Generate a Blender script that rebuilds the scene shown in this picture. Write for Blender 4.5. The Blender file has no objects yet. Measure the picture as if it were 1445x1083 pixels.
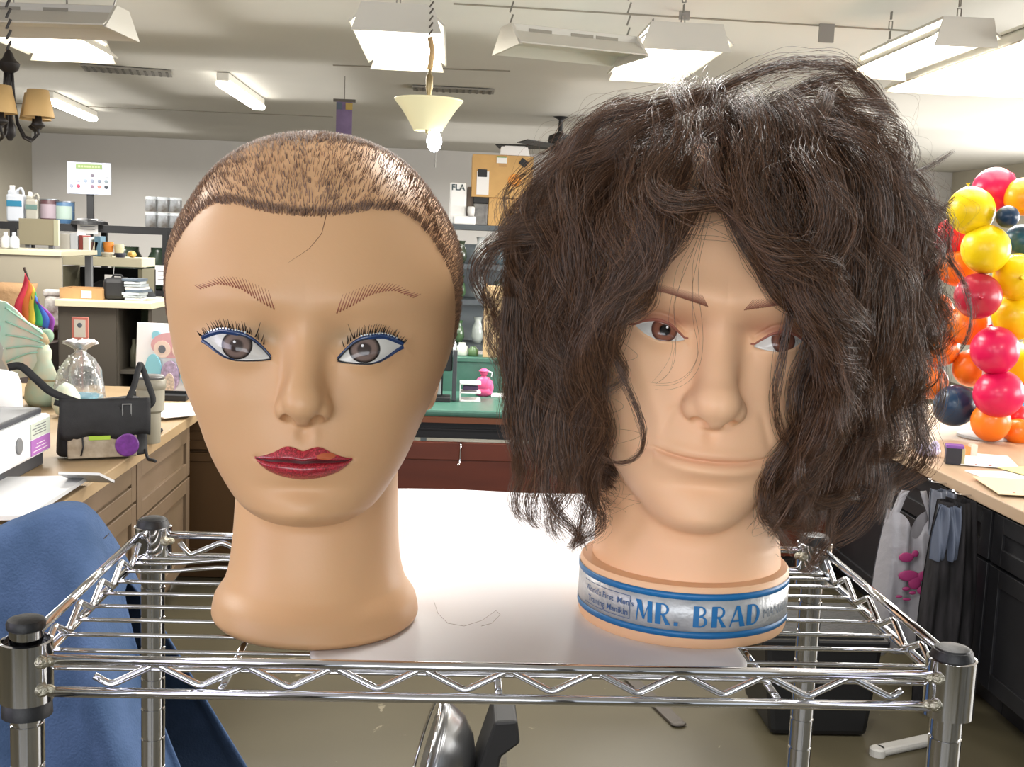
import bpy, bmesh, math, random
import numpy as np
from mathutils import Vector, Matrix

SC = bpy.context.scene
COL = SC.collection
PI = math.pi
# ------------------------------------------------------------ camera
# a phone held at standing eye height (1.6 m), pitched down a little
cam_d = bpy.data.cameras.new('camera')
cam = bpy.data.objects.new('camera', cam_d)
COL.objects.link(cam)
CAM_R = ((0.9979339783121906, -0.03229180831798533, -0.05554290274696733),
         (-0.051087631335718704, 0.1253969132785823, -0.9907904259048477),
         (0.03895932307561658, 0.9915809867357069, 0.12348812853765144))
cam.matrix_world = Matrix.Translation((0, 0, 1.6)) @ Matrix(CAM_R).to_4x4()
cam_d.sensor_width = 36.0
cam_d.lens = 36.0 * 1600.0 / 1445.0
cam_d.clip_start = 0.02
cam_d.clip_end = 100
SC.camera = cam
CR = np.array(CAM_R)
def _ray(px, py): return CR @ np.array([px - 722.5, 541.5 - py, -1600.0])
def atY(px, py, Y):
    d = _ray(px, py); return Vector(np.array([0, 0, 1.6]) + d * Y / d[1])
def atZ(px, py, Z):
    d = _ray(px, py); return Vector(np.array([0, 0, 1.6]) + d * (Z - 1.6) / d[2])
def atX(px, py, X):
    d = _ray(px, py); return Vector(np.array([0, 0, 1.6]) + d * X / d[0])

# ------------------------------------------------------------ render look
SC.view_settings.view_transform = 'Standard'
SC.view_settings.look = 'None'
SC.view_settings.gamma = 1.0
SC.view_settings.use_curve_mapping = False
SC.view_settings.exposure = 0.0
SC.render.engine = 'CYCLES'
SC.cycles.use_denoising = True
SC.cycles.max_bounces = 6
SC.cycles.diffuse_bounces = 3
SC.cycles.glossy_bounces = 4
SC.cycles.transparent_max_bounces = 12
SC.cycles.caustics_reflective = False
SC.cycles.caustics_refractive = False
SC.cycles.sample_clamp_indirect = 4.0

# ------------------------------------------------------------ world: daylight outside the shop's front windows
wd = bpy.data.worlds.new('daylight'); SC.world = wd; wd.use_nodes = True
wd.node_tree.nodes['Background'].inputs[0].default_value = (0.86, 0.93, 1.0, 1)
wd.node_tree.nodes['Background'].inputs[1].default_value = 0.9

def area(name, loc, target, sx, sy, power, col):
    l = bpy.data.lights.new(name, 'AREA'); l.shape = 'RECTANGLE'; l.size = sx; l.size_y = sy
    l.energy = power; l.color = col
    o = bpy.data.objects.new(name, l); COL.objects.link(o)
    o.location = loc
    o.rotation_euler = (Vector(target) - Vector(loc)).to_track_quat('-Z', 'Y').to_euler()
    return o
# daylight falling in through the shop windows behind and left of the camera
area('window_daylight', (-1.0, -3.6, 1.7), (0.0, 3.0, 1.7), 4.5, 2.0, 115, (0.96, 0.97, 1.0))
area('window_daylight_side', (-3.6, -0.4, 1.9), (0.0, 0.8, 1.5), 2.0, 1.6, 46, (0.84, 0.81, 1.0))
# daylight through the three windows of the right wall
for i, y in enumerate((2.6, 6.4, 10.2)):
    area('side_window_daylight', (6.5, y, 1.65), (0.0, y + .6, 2.3), 3.0, 1.4, 230, (1.0, 0.98, 0.95))
# rows of fluorescent fixtures: the ones in view hang where their housings are, the rest carry on over the shop
for (x, y) in ((-0.4, 5.4), (1.0, 5.6), (-2.2, 5.9), (2.6, 5.8), (-1.6, 9.0), (-3.6, 10.0), (1.6, 9.2), (3.8, 9.0), (-1.8, 1.8), (0.5, 1.7), (2.6, 1.8), (0.3, 12.5), (-4.0, 13.0), (4, 13)):
    area('fluorescent_glow', (x, y, 2.40), (x, y, 0), 0.5, 1.1, 46 if y < 8 else 62, (1.0, 0.975, 0.93))
    # upward fill added to brighten the ceiling, not a real source
    area('ceiling_fill_uplight', (x, y, 2.60), (x, y, 3), 1.6, 2.2, 4.5, (1.0, 0.97, 0.93))
# ------------------------------------------------------------ materials
def srgb(h):
    if isinstance(h, str):
        h = h.lstrip('#'); c = [int(h[i:i+2], 16) / 255 for i in (0, 2, 4)]
    else: c = h
    return tuple(x / 12.92 if x <= 0.04045 else ((x + 0.055) / 1.055) ** 2.4 for x in c) + (1.0,)
MATS = {}
def mat(name, col, rough=0.5, metal=0.0, spec=0.5, var=0.0, vscale=20.0, bump=0.0, bscale=60.0, emit=None, estr=1.0, trans=0.0, alpha=1.0, coat=0.0, stretch=None, col2=None, sub=0.0):
    if name in MATS: return MATS[name]
    m = bpy.data.materials.new(name); m.use_nodes = True
    nt = m.node_tree; b = nt.nodes['Principled BSDF']
    c = srgb(col)
    b.inputs['Base Color'].default_value = c
    b.inputs['Roughness'].default_value = rough
    b.inputs['Metallic'].default_value = metal
    b.inputs['Specular IOR Level'].default_value = spec
    b.inputs['Transmission Weight'].default_value = trans
    b.inputs['Alpha'].default_value = alpha
    b.inputs['Coat Weight'].default_value = coat
    if sub:
        b.inputs['Subsurface Weight'].default_value = sub
        b.inputs['Subsurface Radius'].default_value = (1.0, 0.5, 0.3)
        b.inputs['Subsurface Scale'].default_value = 0.004
    if emit is not None:
        b.inputs['Emission Color'].default_value = srgb(emit)
        b.inputs['Emission Strength'].default_value = estr
    if var or bump or col2:
        tc = nt.nodes.new('ShaderNodeTexCoord'); mp = nt.nodes.new('ShaderNodeMapping')
        nt.links.new(tc.outputs['Object'], mp.inputs[0])
        if stretch: mp.inputs['Scale'].default_value = stretch
        if var or col2:
            n = nt.nodes.new('ShaderNodeTexNoise'); n.inputs['Scale'].default_value = vscale; n.inputs['Detail'].default_value = 5
            nt.links.new(mp.outputs[0], n.inputs['Vector'])
            r = nt.nodes.new('ShaderNodeMix'); r.data_type = 'RGBA'
            cc = srgb(col2) if col2 else tuple(min(1, x * (1 - var)) for x in c[:3]) + (1,)
            cd = c if col2 else tuple(min(1, x * (1 + var)) for x in c[:3]) + (1,)
            r.inputs[6].default_value = cd; r.inputs[7].default_value = cc
            mr = nt.nodes.new('ShaderNodeMapRange'); mr.inputs[1].default_value = 0.35; mr.inputs[2].default_value = 0.65
            nt.links.new(n.outputs[0], mr.inputs[0]); nt.links.new(mr.outputs[0], r.inputs[0])
            nt.links.new(r.outputs[2], b.inputs['Base Color'])
        if bump:
            n2 = nt.nodes.new('ShaderNodeTexNoise'); n2.inputs['Scale'].default_value = bscale; n2.inputs['Detail'].default_value = 4
            nt.links.new(mp.outputs[0], n2.inputs['Vector'])
            bp = nt.nodes.new('ShaderNodeBump'); bp.inputs['Strength'].default_value = bump; bp.inputs['Distance'].default_value = 0.01
            nt.links.new(n2.outputs[0], bp.inputs['Height']); nt.links.new(bp.outputs[0], b.inputs['Normal'])
    MATS[name] = m
    return m

# ------------------------------------------------------------ objects
def tagobj(o, label=None, cat=None, group=None, kind=None):
    if label: o['label'] = label
    if cat: o['category'] = cat
    if group: o['group'] = group
    if kind: o['kind'] = kind
    return o
def thing(name, label, cat, loc=(0, 0, 0), rotz=0.0, group=None):
    o = bpy.data.objects.new(name, None); COL.objects.link(o)
    o.empty_display_size = 0.05
    o.location = loc; o.rotation_euler = (0, 0, rotz)
    return tagobj(o, label, cat, group)
def meshobj(name, V, Fc, m, parent=None, smooth=False, loc=None):
    me = bpy.data.meshes.new(name)
    me.from_pydata([tuple(v) for v in V], [], [tuple(f) for f in Fc])
    if m is not None:
        for mm in (m if isinstance(m, (list, tuple)) else [m]): me.materials.append(mm)
    o = bpy.data.objects.new(name, me); COL.objects.link(o)
    if parent is not None: o.parent = parent
    if loc is not None: o.location = loc
    if smooth: me.shade_smooth()
    me.update()
    return o
class MB:
    """collects shapes of ONE part"""
    def __init__(s): s.v = []; s.f = []; s.mi = []
    def add(s, V, Fc, mi=0):
        n = len(s.v); s.v += [tuple(v) for v in V]; s.f += [tuple(i + n for i in f) for f in Fc]; s.mi += [mi] * len(Fc); return s
    def box(s, c, d, rz=0.0, bev=0.0, mi=0, rot=None):
        bm = bmesh.new(); bmesh.ops.create_cube(bm, size=1.0)
        bmesh.ops.scale(bm, vec=Vector(d), verts=bm.verts)
        if bev: bmesh.ops.bevel(bm, geom=bm.edges[:], offset=bev, segments=2, affect='EDGES', profile=0.5)
        R = rot if rot is not None else Matrix.Rotation(rz, 3, 'Z')
        V = [R @ v.co + Vector(c) for v in bm.verts]; bm.verts.index_update()
        Fc = [[v.index for v in f.verts] for f in bm.faces]; bm.free()
        return s.add(V, Fc, mi)
    def lathe(s, prof, c=(0, 0, 0), n=32, mi=0, M=None, cap=True):
        """prof: (radius, z) from bottom to top"""
        V = []; Fc = []
        for (r, z) in prof:
            for i in range(n):
                a = 2 * PI * i / n; p = Vector((r * math.cos(a), r * math.sin(a), z))
                if M is not None: p = M @ p
                V.append(p + Vector(c))
        for k in range(len(prof) - 1):
            for i in range(n):
                j = (i + 1) % n; Fc.append((k*n+i, k*n+j, (k+1)*n+j, (k+1)*n+i))
        if cap:
            Fc.append(tuple(range(n - 1, -1, -1))); Fc.append(tuple((len(prof)-1)*n + i for i in range(n)))
        return s.add(V, Fc, mi)
    def tube(s, pts, r, n=10, mi=0, cap=True):
        pts = [Vector(p) for p in pts]; m = len(pts)
        rr = r if isinstance(r, (list, tuple, np.ndarray)) else [r] * m
        T = []
        for i in range(m):
            a = pts[max(0, i-1)]; b = pts[min(m-1, i+1)]; t = (b - a)
            T.append(t.normalized() if t.length > 1e-9 else Vector((0, 0, 1)))
        up = Vector((0, 0, 1)) if abs(T[0].z) < 0.9 else Vector((1, 0, 0))
        N = T[0].cross(up).normalized(); V = []; Fc = []
        for i in range(m):
            N = (N - T[i] * N.dot(T[i])).normalized(); B = T[i].cross(N)
            for k in range(n):
                a = 2 * PI * k / n; V.append(pts[i] + (N * math.cos(a) + B * math.sin(a)) * rr[i])
        for i in range(m - 1):
            for k in range(n):
                j = (k + 1) % n; Fc.append((i*n+k, (i+1)*n+k, (i+1)*n+j, i*n+j))
        if cap:
            Fc.append(tuple(range(n))); Fc.append(tuple((m-1)*n + k for k in range(n-1, -1, -1)))
        return s.add(V, Fc, mi)
    def ball(s, c, r, n=16, mi=0, M=None):
        rr = r if isinstance(r, (tuple, list)) else (r, r, r)
        V = []; Fc = []; h = n // 2
        V.append(Vector((0, 0, -rr[2])))
        for k in range(1, h):
            ph = -PI/2 + PI * k / h
            for i in range(n):
                a = 2*PI*i/n; V.append(Vector((rr[0]*math.cos(ph)*math.cos(a), rr[1]*math.cos(ph)*math.sin(a), rr[2]*math.sin(ph))))
        V.append(Vector((0, 0, rr[2])))
        for i in range(n): Fc.append((0, 1+(i+1) % n, 1+i))
        for k in range(h-2):
            for i in range(n):
                j = (i+1) % n; Fc.append((1+k*n+i, 1+k*n+j, 1+(k+1)*n+j, 1+(k+1)*n+i))
        L = len(V)-1; b = 1+(h-2)*n
        for i in range(n): Fc.append((b+i, b+(i+1) % n, L))
        if M is not None: V = [M @ v for v in V]
        return s.add([v + Vector(c) for v in V], Fc, mi)
    def grid(s, P, mi=0, closed_u=False, thick=None):
        """P[i][j] points"""
        a = len(P); b = len(P[0]); V = [p for r in P for p in r]; Fc = []
        for i in range(a-1):
            for j in range(b-1 if not closed_u else b):
                k = (j+1) % b; Fc.append((i*b+j, i*b+k, (i+1)*b+k, (i+1)*b+j))
        return s.add(V, Fc, mi)
    def prism(s, pts2, h0, h1, axis='z', mi=0):
        n = len(pts2)
        def P(u, v, w):
            return {'z': (u, v, w), 'y': (u, w, v), 'x': (w, u, v)}[axis]
        V = [P(u, v, h0) for u, v in pts2] + [P(u, v, h1) for u, v in pts2]
        Fc = [tuple(range(n-1, -1, -1)), tuple(range(n, 2*n))] + [(i, (i+1) % n, n+(i+1) % n, n+i) for i in range(n)]
        return s.add(V, Fc, mi)
    def obj(s, name, m, parent=None, smooth=False, thick=0.0, loc=None, bev=0.0, autosm=False, subsurf=0):
        o = meshobj(name, s.v, s.f, m, parent, smooth, loc)
        if any(s.mi): o.data.polygons.foreach_set('material_index', s.mi)
        bm = bmesh.new(); bm.from_mesh(o.data); bmesh.ops.recalc_face_normals(bm, faces=bm.faces)
        if autosm:
            for e in bm.edges:
                if len(e.link_faces) == 2 and e.calc_face_angle(0) > 0.7: e.smooth = False
            for f in bm.faces: f.smooth = True
        bm.to_mesh(o.data); bm.free()
        if thick:
            md = o.modifiers.new('thickness', 'SOLIDIFY'); md.thickness = thick; md.offset = 0
        if bev:
            md = o.modifiers.new('bevel', 'BEVEL'); md.width = bev; md.segments = 2
        if subsurf:
            md = o.modifiers.new('subdivision', 'SUBSURF'); md.levels = subsurf; md.render_levels = subsurf
        return o
def copy_tree(o, parent=None):
    c = o.copy(); COL.objects.link(c)
    if parent is not None: c.parent = parent
    for ch in list(o.children): copy_tree(ch, c)
    return c
def hair_curves(name, P, R, m, parent):
    """P: (n, k, 3) strand points, R: (n, k) radii"""
    n, k, _ = P.shape
    hc = bpy.data.hair_curves.new(name)
    hc.add_curves([k] * n)
    hc.attributes['position'].data.foreach_set('vector', P.astype(np.float32).ravel())
    a = hc.attributes.get('radius') or hc.attributes.new('radius', 'FLOAT', 'POINT')
    a.data.foreach_set('value', R.astype(np.float32).ravel())
    hc.materials.append(m)
    o = bpy.data.objects.new(name, hc); COL.objects.link(o); o.parent = parent
    return o
def hair_mat(name, col, rough=0.35, var=0.3, spec=0.6, tip=None):
    m = bpy.data.materials.new(name); m.use_nodes = True
    nt = m.node_tree; b = nt.nodes['Principled BSDF']
    ci = nt.nodes.new('ShaderNodeHairInfo'); mx = nt.nodes.new('ShaderNodeMix'); mx.data_type = 'RGBA'
    c = srgb(col)
    mx.inputs[6].default_value = tuple(x * (1 - var) for x in c[:3]) + (1,)
    mx.inputs[7].default_value = srgb(tip) if tip else tuple(min(1, x * (1 + var)) for x in c[:3]) + (1,)
    nt.links.new(ci.outputs['Random'], mx.inputs[0])
    nt.links.new(mx.outputs[2], b.inputs['Base Color'])
    b.inputs['Roughness'].default_value = rough
    b.inputs['Specular IOR Level'].default_value = spec
    return m

def smoothstep(e0, e1, x):
    t = np.clip((x - e0) / (e1 - e0), 0, 1); return t * t * (3 - 2 * t)
def smin(a, b, k):
    h = np.maximum(k - np.abs(a - b), 0) / k; return np.minimum(a, b) - h * h * k * 0.25
def smax(a, b, k): return -smin(-a, -b, k)
def spl(xs, ys):
    """monotone-ish cubic through points -> callable (via dense table)"""
    xs = np.array(xs, float); ys = np.array(ys, float)
    if xs[0] > xs[-1]: xs = xs[::-1]; ys = ys[::-1]
    h = np.diff(xs); d = np.diff(ys) / h
    m = np.empty(len(xs)); m[0] = d[0]; m[-1] = d[-1]
    for i in range(1, len(xs)-1):
        m[i] = 0 if d[i-1]*d[i] <= 0 else 2*d[i-1]*d[i]/(d[i-1]+d[i])
    tx = np.linspace(xs[0], xs[-1], 400)
    k = np.clip(np.searchsorted(xs, tx) - 1, 0, len(h)-1); t = (tx - xs[k]) / h[k]
    ty = (2*t**3-3*t**2+1)*ys[k] + (t**3-2*t**2+t)*h[k]*m[k] + (-2*t**3+3*t**2)*ys[k+1] + (t**3-t**2)*h[k]*m[k+1]
    return lambda x: np.interp(x, tx, ty)
def ell(p, c, r):
    """approximate signed distance of an ellipsoid"""
    q = (p - np.array(c)); r = np.array(r)
    k0 = np.linalg.norm(q / r, axis=-1); k1 = np.linalg.norm(q / (r * r), axis=-1) + 1e-9
    return k0 * (k0 - 1.0) / k1
def capsule(p, a, b, r0, r1):
    a = np.array(a); b = np.array(b); ba = b - a
    h = np.clip(((p - a) @ ba) / (ba @ ba), 0, 1)
    return np.linalg.norm(p - a - h[..., None] * ba, axis=-1) - (r0 + (r1 - r0) * h)
# ============================================================ mannequin heads
SHELF_TOP = 1.3445
class HeadForm:
    """signed distance of a mannequin head; head frame: x right, y back, z up from the base"""
    def __init__(s, d): s.__dict__.update(d)
    def to_head(s, p):
        c, n = math.cos(s.yaw), math.sin(s.yaw); q = p - np.array(s.piv)
        x = c * q[..., 0] + n * q[..., 1]; y = -n * q[..., 0] + c * q[..., 1]; z = q[..., 2]
        c, n = math.cos(s.rol), math.sin(s.rol)
        return np.stack([c * x - n * z, y, n * x + c * z], -1) + np.array([0, 0, s.piv[2]])
    def from_head(s, h):
        q = h - np.array([0, 0, s.piv[2]])
        c, n = math.cos(s.rol), math.sin(s.rol)
        x = c * q[..., 0] + n * q[..., 2]; z = -n * q[..., 0] + c * q[..., 2]; y = q[..., 1]
        c, n = math.cos(s.yaw), math.sin(s.yaw)
        return np.stack([c * x - n * y, n * x + c * y, z], -1) + np.array(s.piv)
    def head(s, h):
        x, y, z = h[..., 0], h[..., 1], h[..., 2]; ax = np.abs(x)
        # features that push the face in or out along y
        y = y + s.feat(x, z) * smoothstep(0.02, -0.03, y)
        cr = s.cran
        k = ((ax/cr[3])**cr[6] + (np.abs(y-cr[1])/cr[4])**cr[6] + (np.abs(z-cr[2])/cr[5])**cr[6]) ** (1/cr[6])
        d = (k - 1) * 0.085
        zz = z - s.lift * smoothstep(-0.06, 0.05, y)
        w = s.W(zz); yf = s.YF(zz); yc = s.YC(zz)
        dep = np.where(y < yc, yc - yf, 0.055)
        k = ((ax/w)**s.n + (np.abs(y-yc)/dep)**s.n) ** (1/s.n)
        side = (k - 1) * np.minimum(w, dep) * 0.9
        zb = s.zbot - zz; zt = zz - 0.236
        loft = smax(smax(side, zb, s.jk), zt, 0.04)
        d = smin(d, loft, 0.02)
        p2 = np.stack([ax, h[..., 1], z], -1)
        for kind, a, kk in s.adds:
            e = ell(p2, a[0], a[1]) if kind == 'e' else capsule(p2, *a)
            d = smin(d, e, kk)
        for a, kk in s.subs: d = smax(d, -ell(p2, a[0], a[1]), kk)
        # ear: flattened shell with a hollow
        ca, na = math.cos(0.35), math.sin(0.35)
        e = p2 - np.array(s.ear)
        ey = ca * e[..., 1] + na * e[..., 0]; ex = -na * e[..., 1] + ca * e[..., 0]
        q = np.stack([ex, ey - 0.12 * e[..., 2], e[..., 2]], -1)
        sh = ell(q, (0, 0, 0), (0.006, 0.017, 0.029)); sh = smax(sh, -ell(q, (0.006, -0.003, 0.003), (0.005, 0.010, 0.018)), 0.003)
        return smin(d, sh, 0.006)
    def F(s, p):
        return smin(s.head(s.to_head(p)), s.neck(p), s.nk)
    def front(s, x, z, off=0.0):
        """points on the face at head-frame (x, z), pushed forward by off"""
        x = np.asarray(x, float); z = np.asarray(z, float); y = np.full(x.shape, -0.17)
        for i in range(90):
            y = y + s.head(np.stack([x, y, z], -1)) * 0.55
        return np.stack([x, y - off, z], -1)
    def normal(s, h, e=4e-4):
        g = np.stack([s.head(h + np.eye(3)[i]*e) - s.head(h - np.eye(3)[i]*e) for i in range(3)], -1)
        return g / (np.linalg.norm(g, axis=-1, keepdims=True) + 1e-9)
    def cast(s, O, D, tmax=0.26, f=None):
        f = f or s.F; lo = np.zeros(len(O)); hi = np.full(len(O), tmax); done = np.zeros(len(O), bool); ds = 0.0022
        for i in range(0, 100):
            t = 0.034 + ds * i; idx = np.where(~done)[0]
            if len(idx) == 0: break
            v = f(O[idx] + D[idx] * t) > 0
            hi[idx[v]] = t; lo[idx[v]] = t - ds; done[idx[v]] = True
        for i in range(9):
            mid = (lo + hi) / 2; v = f(O + D * mid[:, None]) > 0
            hi = np.where(v, mid, hi); lo = np.where(v, lo, mid)
        return O + D * hi[:, None]
    def mesh(s, name, m, parent, S, nu=480, nr=400, zend=0.0):
        # columns: dense over the face
        a = np.linspace(-PI, PI, 2001); den = 1.0 + 3.6 * np.exp(-(a / 0.95) ** 4)
        c = np.cumsum(den); c = (c - c[0]) / (c[-1] - c[0]); A = np.interp(np.linspace(0, 1, nu + 1)[:-1], c, a)
        # rows: over the dome, then the origin slides down behind the face, then rays tip under the chin
        n1 = int(nr * 0.84); na = int(n1 * .24); nb = int(n1 * .48); nc = n1 - na - nb; r_ = math.radians
        E = np.concatenate([np.linspace(r_(89.5), r_(8), na), np.linspace(r_(8), r_(-24), nb + 1)[1:], np.linspace(r_(-24), r_(-61), nc + 1)[1:]])
        Oz = np.concatenate([np.full(na, .205), .205 - .045 * smoothstep(0, 1, np.linspace(0, 1, nb + 1)[1:]), np.full(nc, .160)]); Oy = np.full(n1, 0.0)
        # lower rows: origin slides down inside the neck
        n2 = nr - n1; t = np.linspace(0, 1, n2 + 1)[1:]
        R0 = 0.055; z1 = 0.160 + R0 * math.tan(E[-1])
        zt = z1 + (zend - z1) * t; el = E[-1] * (1 - smoothstep(0, 0.8, t)); oz = zt - R0 * np.tan(el)
        E = np.concatenate([E, el]); Oz = np.concatenate([Oz, oz]); Oy = np.concatenate([Oy, np.zeros(n2)])
        ee, aa = np.meshgrid(E, A, indexing='ij'); oz = np.repeat(Oz[:, None], nu, 1); oy = np.repeat(Oy[:, None], nu, 1)
        O = np.stack([np.zeros_like(oz) + s.ox, oy, oz], -1).reshape(-1, 3)
        D = np.stack([np.sin(aa)*np.cos(ee), -np.cos(aa)*np.cos(ee), np.sin(ee)], -1).reshape(-1, 3)
        V = s.cast(O, D)
        V[-nu:, 2] = zend
        hc = s.to_head(V)
        n = len(E); i, j = np.meshgrid(np.arange(n-1), np.arange(nu), indexing='ij'); k = (j+1) % nu
        Fc = np.stack([i*nu+j, (i+1)*nu+j, (i+1)*nu+k, i*nu+k], -1).reshape(-1, 4)
        me = bpy.data.meshes.new(name); nv = len(V)
        V = np.vstack([V, [[s.ox, 0, V[:nu, 2].mean()], [s.ox, 0, zend]]]); hc = np.vstack([hc, s.to_head(V[-2:])])
        jj = np.arange(nu); kk = (jj+1) % nu
        T = np.vstack([np.stack([np.full(nu, nv), jj, kk], -1), np.stack([np.full(nu, nv+1), (n-1)*nu+kk, (n-1)*nu+jj], -1)])
        me.vertices.add(len(V)); me.vertices.foreach_set('co', (V * S).astype(np.float32).ravel())
        me.loops.add(Fc.size + T.size); me.loops.foreach_set('vertex_index', np.concatenate([Fc.ravel(), T.ravel()]).astype(np.int32))
        ls = np.concatenate([np.arange(len(Fc))*4, Fc.size + np.arange(len(T))*3]).astype(np.int32)
        me.polygons.add(len(Fc)+len(T)); me.polygons.foreach_set('loop_start', ls)
        me.update(calc_edges=True); me.validate(); me.shade_smooth()
        at = me.attributes.new('hc', 'FLOAT_VECTOR', 'POINT'); at.data.foreach_set('vector', hc.astype(np.float32).ravel())
        me.materials.append(m)
        o = bpy.data.objects.new(name, me); COL.objects.link(o); o.parent = parent
        return o

def gauss(x, z, cx, cz, sx, sz): return np.exp(-((x-cx)/sx)**2 - ((z-cz)/sz)**2)

def patch(hf, S, name, m, parent, U, Vf, nu, nv, off, bulge=0.0):
    """a grid laid on the face; U(u)->x-left..right param, Vf(u, v)->(x, z)"""
    u = np.linspace(0, 1, nu); v = np.linspace(0, 1, nv); uu, vv = np.meshgrid(u, v, indexing='ij')
    x, z = Vf(uu, vv)
    P = hf.front(x, z, 0.0)
    o_ = off + bulge * np.sin(PI*np.clip(uu, 0, 1))*np.sin(PI*vv)
    P[..., 1] -= o_
    P = hf.from_head(P) * S
    b = MB(); b.grid(P.tolist())
    return b.obj(name, m, parent, smooth=True)
def strokes(hf, S, name, m, parent, paths, widths, off=0.00025, lift=None):
    """short painted or glued hairs; each path: list of (x, z) in the head frame"""
    b = MB()
    for q, (pth, w) in enumerate(zip(paths, widths)):
        p = np.array(pth); P = hf.front(p[:, 0], p[:, 1], off)
        if lift is not None: P[:, 1] -= np.array(lift[q])
        P = hf.from_head(P) * S; n = len(P)
        r = [w * S * (1 - 0.8 * (i/(n-1))) for i in range(n)]
        b.tube(P.tolist(), r, n=5)
    return b.obj(name, m, parent, smooth=True)
def ribbon(hf, S, P2, w0, off):
    """strip along (x, z) path lying on the face"""
    p = np.array(P2); t = np.gradient(p, axis=0); t /= np.linalg.norm(t, axis=1, keepdims=True) + 1e-9
    nrm = np.stack([-t[:, 1], t[:, 0]], -1); w = np.asarray(w0)[:, None] if np.ndim(w0) else w0
    rows = []
    for s_, o_ in ((-1, 0.2), (-0.5, 1.0), (0.5, 1.0), (1, 0.2)):
        q = p + nrm * w * s_ * 0.5; rows.append(hf.from_head(hf.front(q[:, 0], q[:, 1], off * o_)) * S)
    return [[r[i].tolist() for r in rows] for i in range(len(p))]
def skin_mat(name, base, rough, masks, spec=0.4):
    """masks: (cx, cz, rx, rz, colour, strength) tint ellipses, make-up among them, in the head frame (front only)"""
    m = bpy.data.materials.new(name); m.use_nodes = True; nt = m.node_tree; b = nt.nodes['Principled BSDF']
    b.inputs['Roughness'].default_value = rough; b.inputs['Specular IOR Level'].default_value = spec
    b.inputs['Subsurface Weight'].default_value = 0.12; b.inputs['Subsurface Radius'].default_value = (1, 0.45, 0.25); b.inputs['Subsurface Scale'].default_value = 0.006
    at = nt.nodes.new('ShaderNodeAttribute'); at.attribute_name = 'hc'
    sx = nt.nodes.new('ShaderNodeSeparateXYZ'); nt.links.new(at.outputs['Vector'], sx.inputs[0])
    n = nt.nodes.new('ShaderNodeTexNoise'); n.inputs['Scale'].default_value = 9; n.inputs['Detail'].default_value = 3
    nt.links.new(at.outputs['Vector'], n.inputs['Vector'])
    c = srgb(base); mx = nt.nodes.new('ShaderNodeMix'); mx.data_type = 'RGBA'
    mx.inputs[6].default_value = tuple(x*0.96 for x in c[:3])+(1,); mx.inputs[7].default_value = tuple(x*1.03 for x in c[:3])+(1,)
    nt.links.new(n.outputs[0], mx.inputs[0]); last = mx.outputs[2]
    def math_(op, a, b_=None):
        k = nt.nodes.new('ShaderNodeMath'); k.operation = op
        for i, q in enumerate((a, b_)):
            if q is None: continue
            if isinstance(q, (int, float)): k.inputs[i].default_value = q
            else: nt.links.new(q, k.inputs[i])
        return k.outputs[0]
    frontmask = math_('LESS_THAN', sx.outputs[1], 0.0)
    for (cx, cz, rx, rz, colr, st) in masks:
        a = math_('POWER', math_('ABSOLUTE', math_('DIVIDE', math_('SUBTRACT', sx.outputs[0], cx), rx)), 2.0)
        d = math_('POWER', math_('ABSOLUTE', math_('DIVIDE', math_('SUBTRACT', sx.outputs[2], cz), rz)), 2.0)
        g = math_('MULTIPLY', math_('EXPONENT', math_('MULTIPLY', math_('ADD', a, d), -1.0)), st)
        g = math_('MULTIPLY', g, frontmask)
        k = nt.nodes.new('ShaderNodeMix'); k.data_type = 'RGBA'
        nt.links.new(g, k.inputs[0]); nt.links.new(last, k.inputs[6]); k.inputs[7].default_value = srgb(colr); last = k.outputs[2]
    nt.links.new(last, b.inputs['Base Color'])
    bp = nt.nodes.new('ShaderNodeBump'); bp.inputs['Strength'].default_value = 0.03; bp.inputs['Distance'].default_value = 0.002
    n3 = nt.nodes.new('ShaderNodeTexNoise'); n3.inputs['Scale'].default_value = 500
    nt.links.new(at.outputs['Vector'], n3.inputs['Vector']); nt.links.new(n3.outputs[0], bp.inputs['Height']); nt.links.new(bp.outputs[0], b.inputs['Normal'])
    return m
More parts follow.
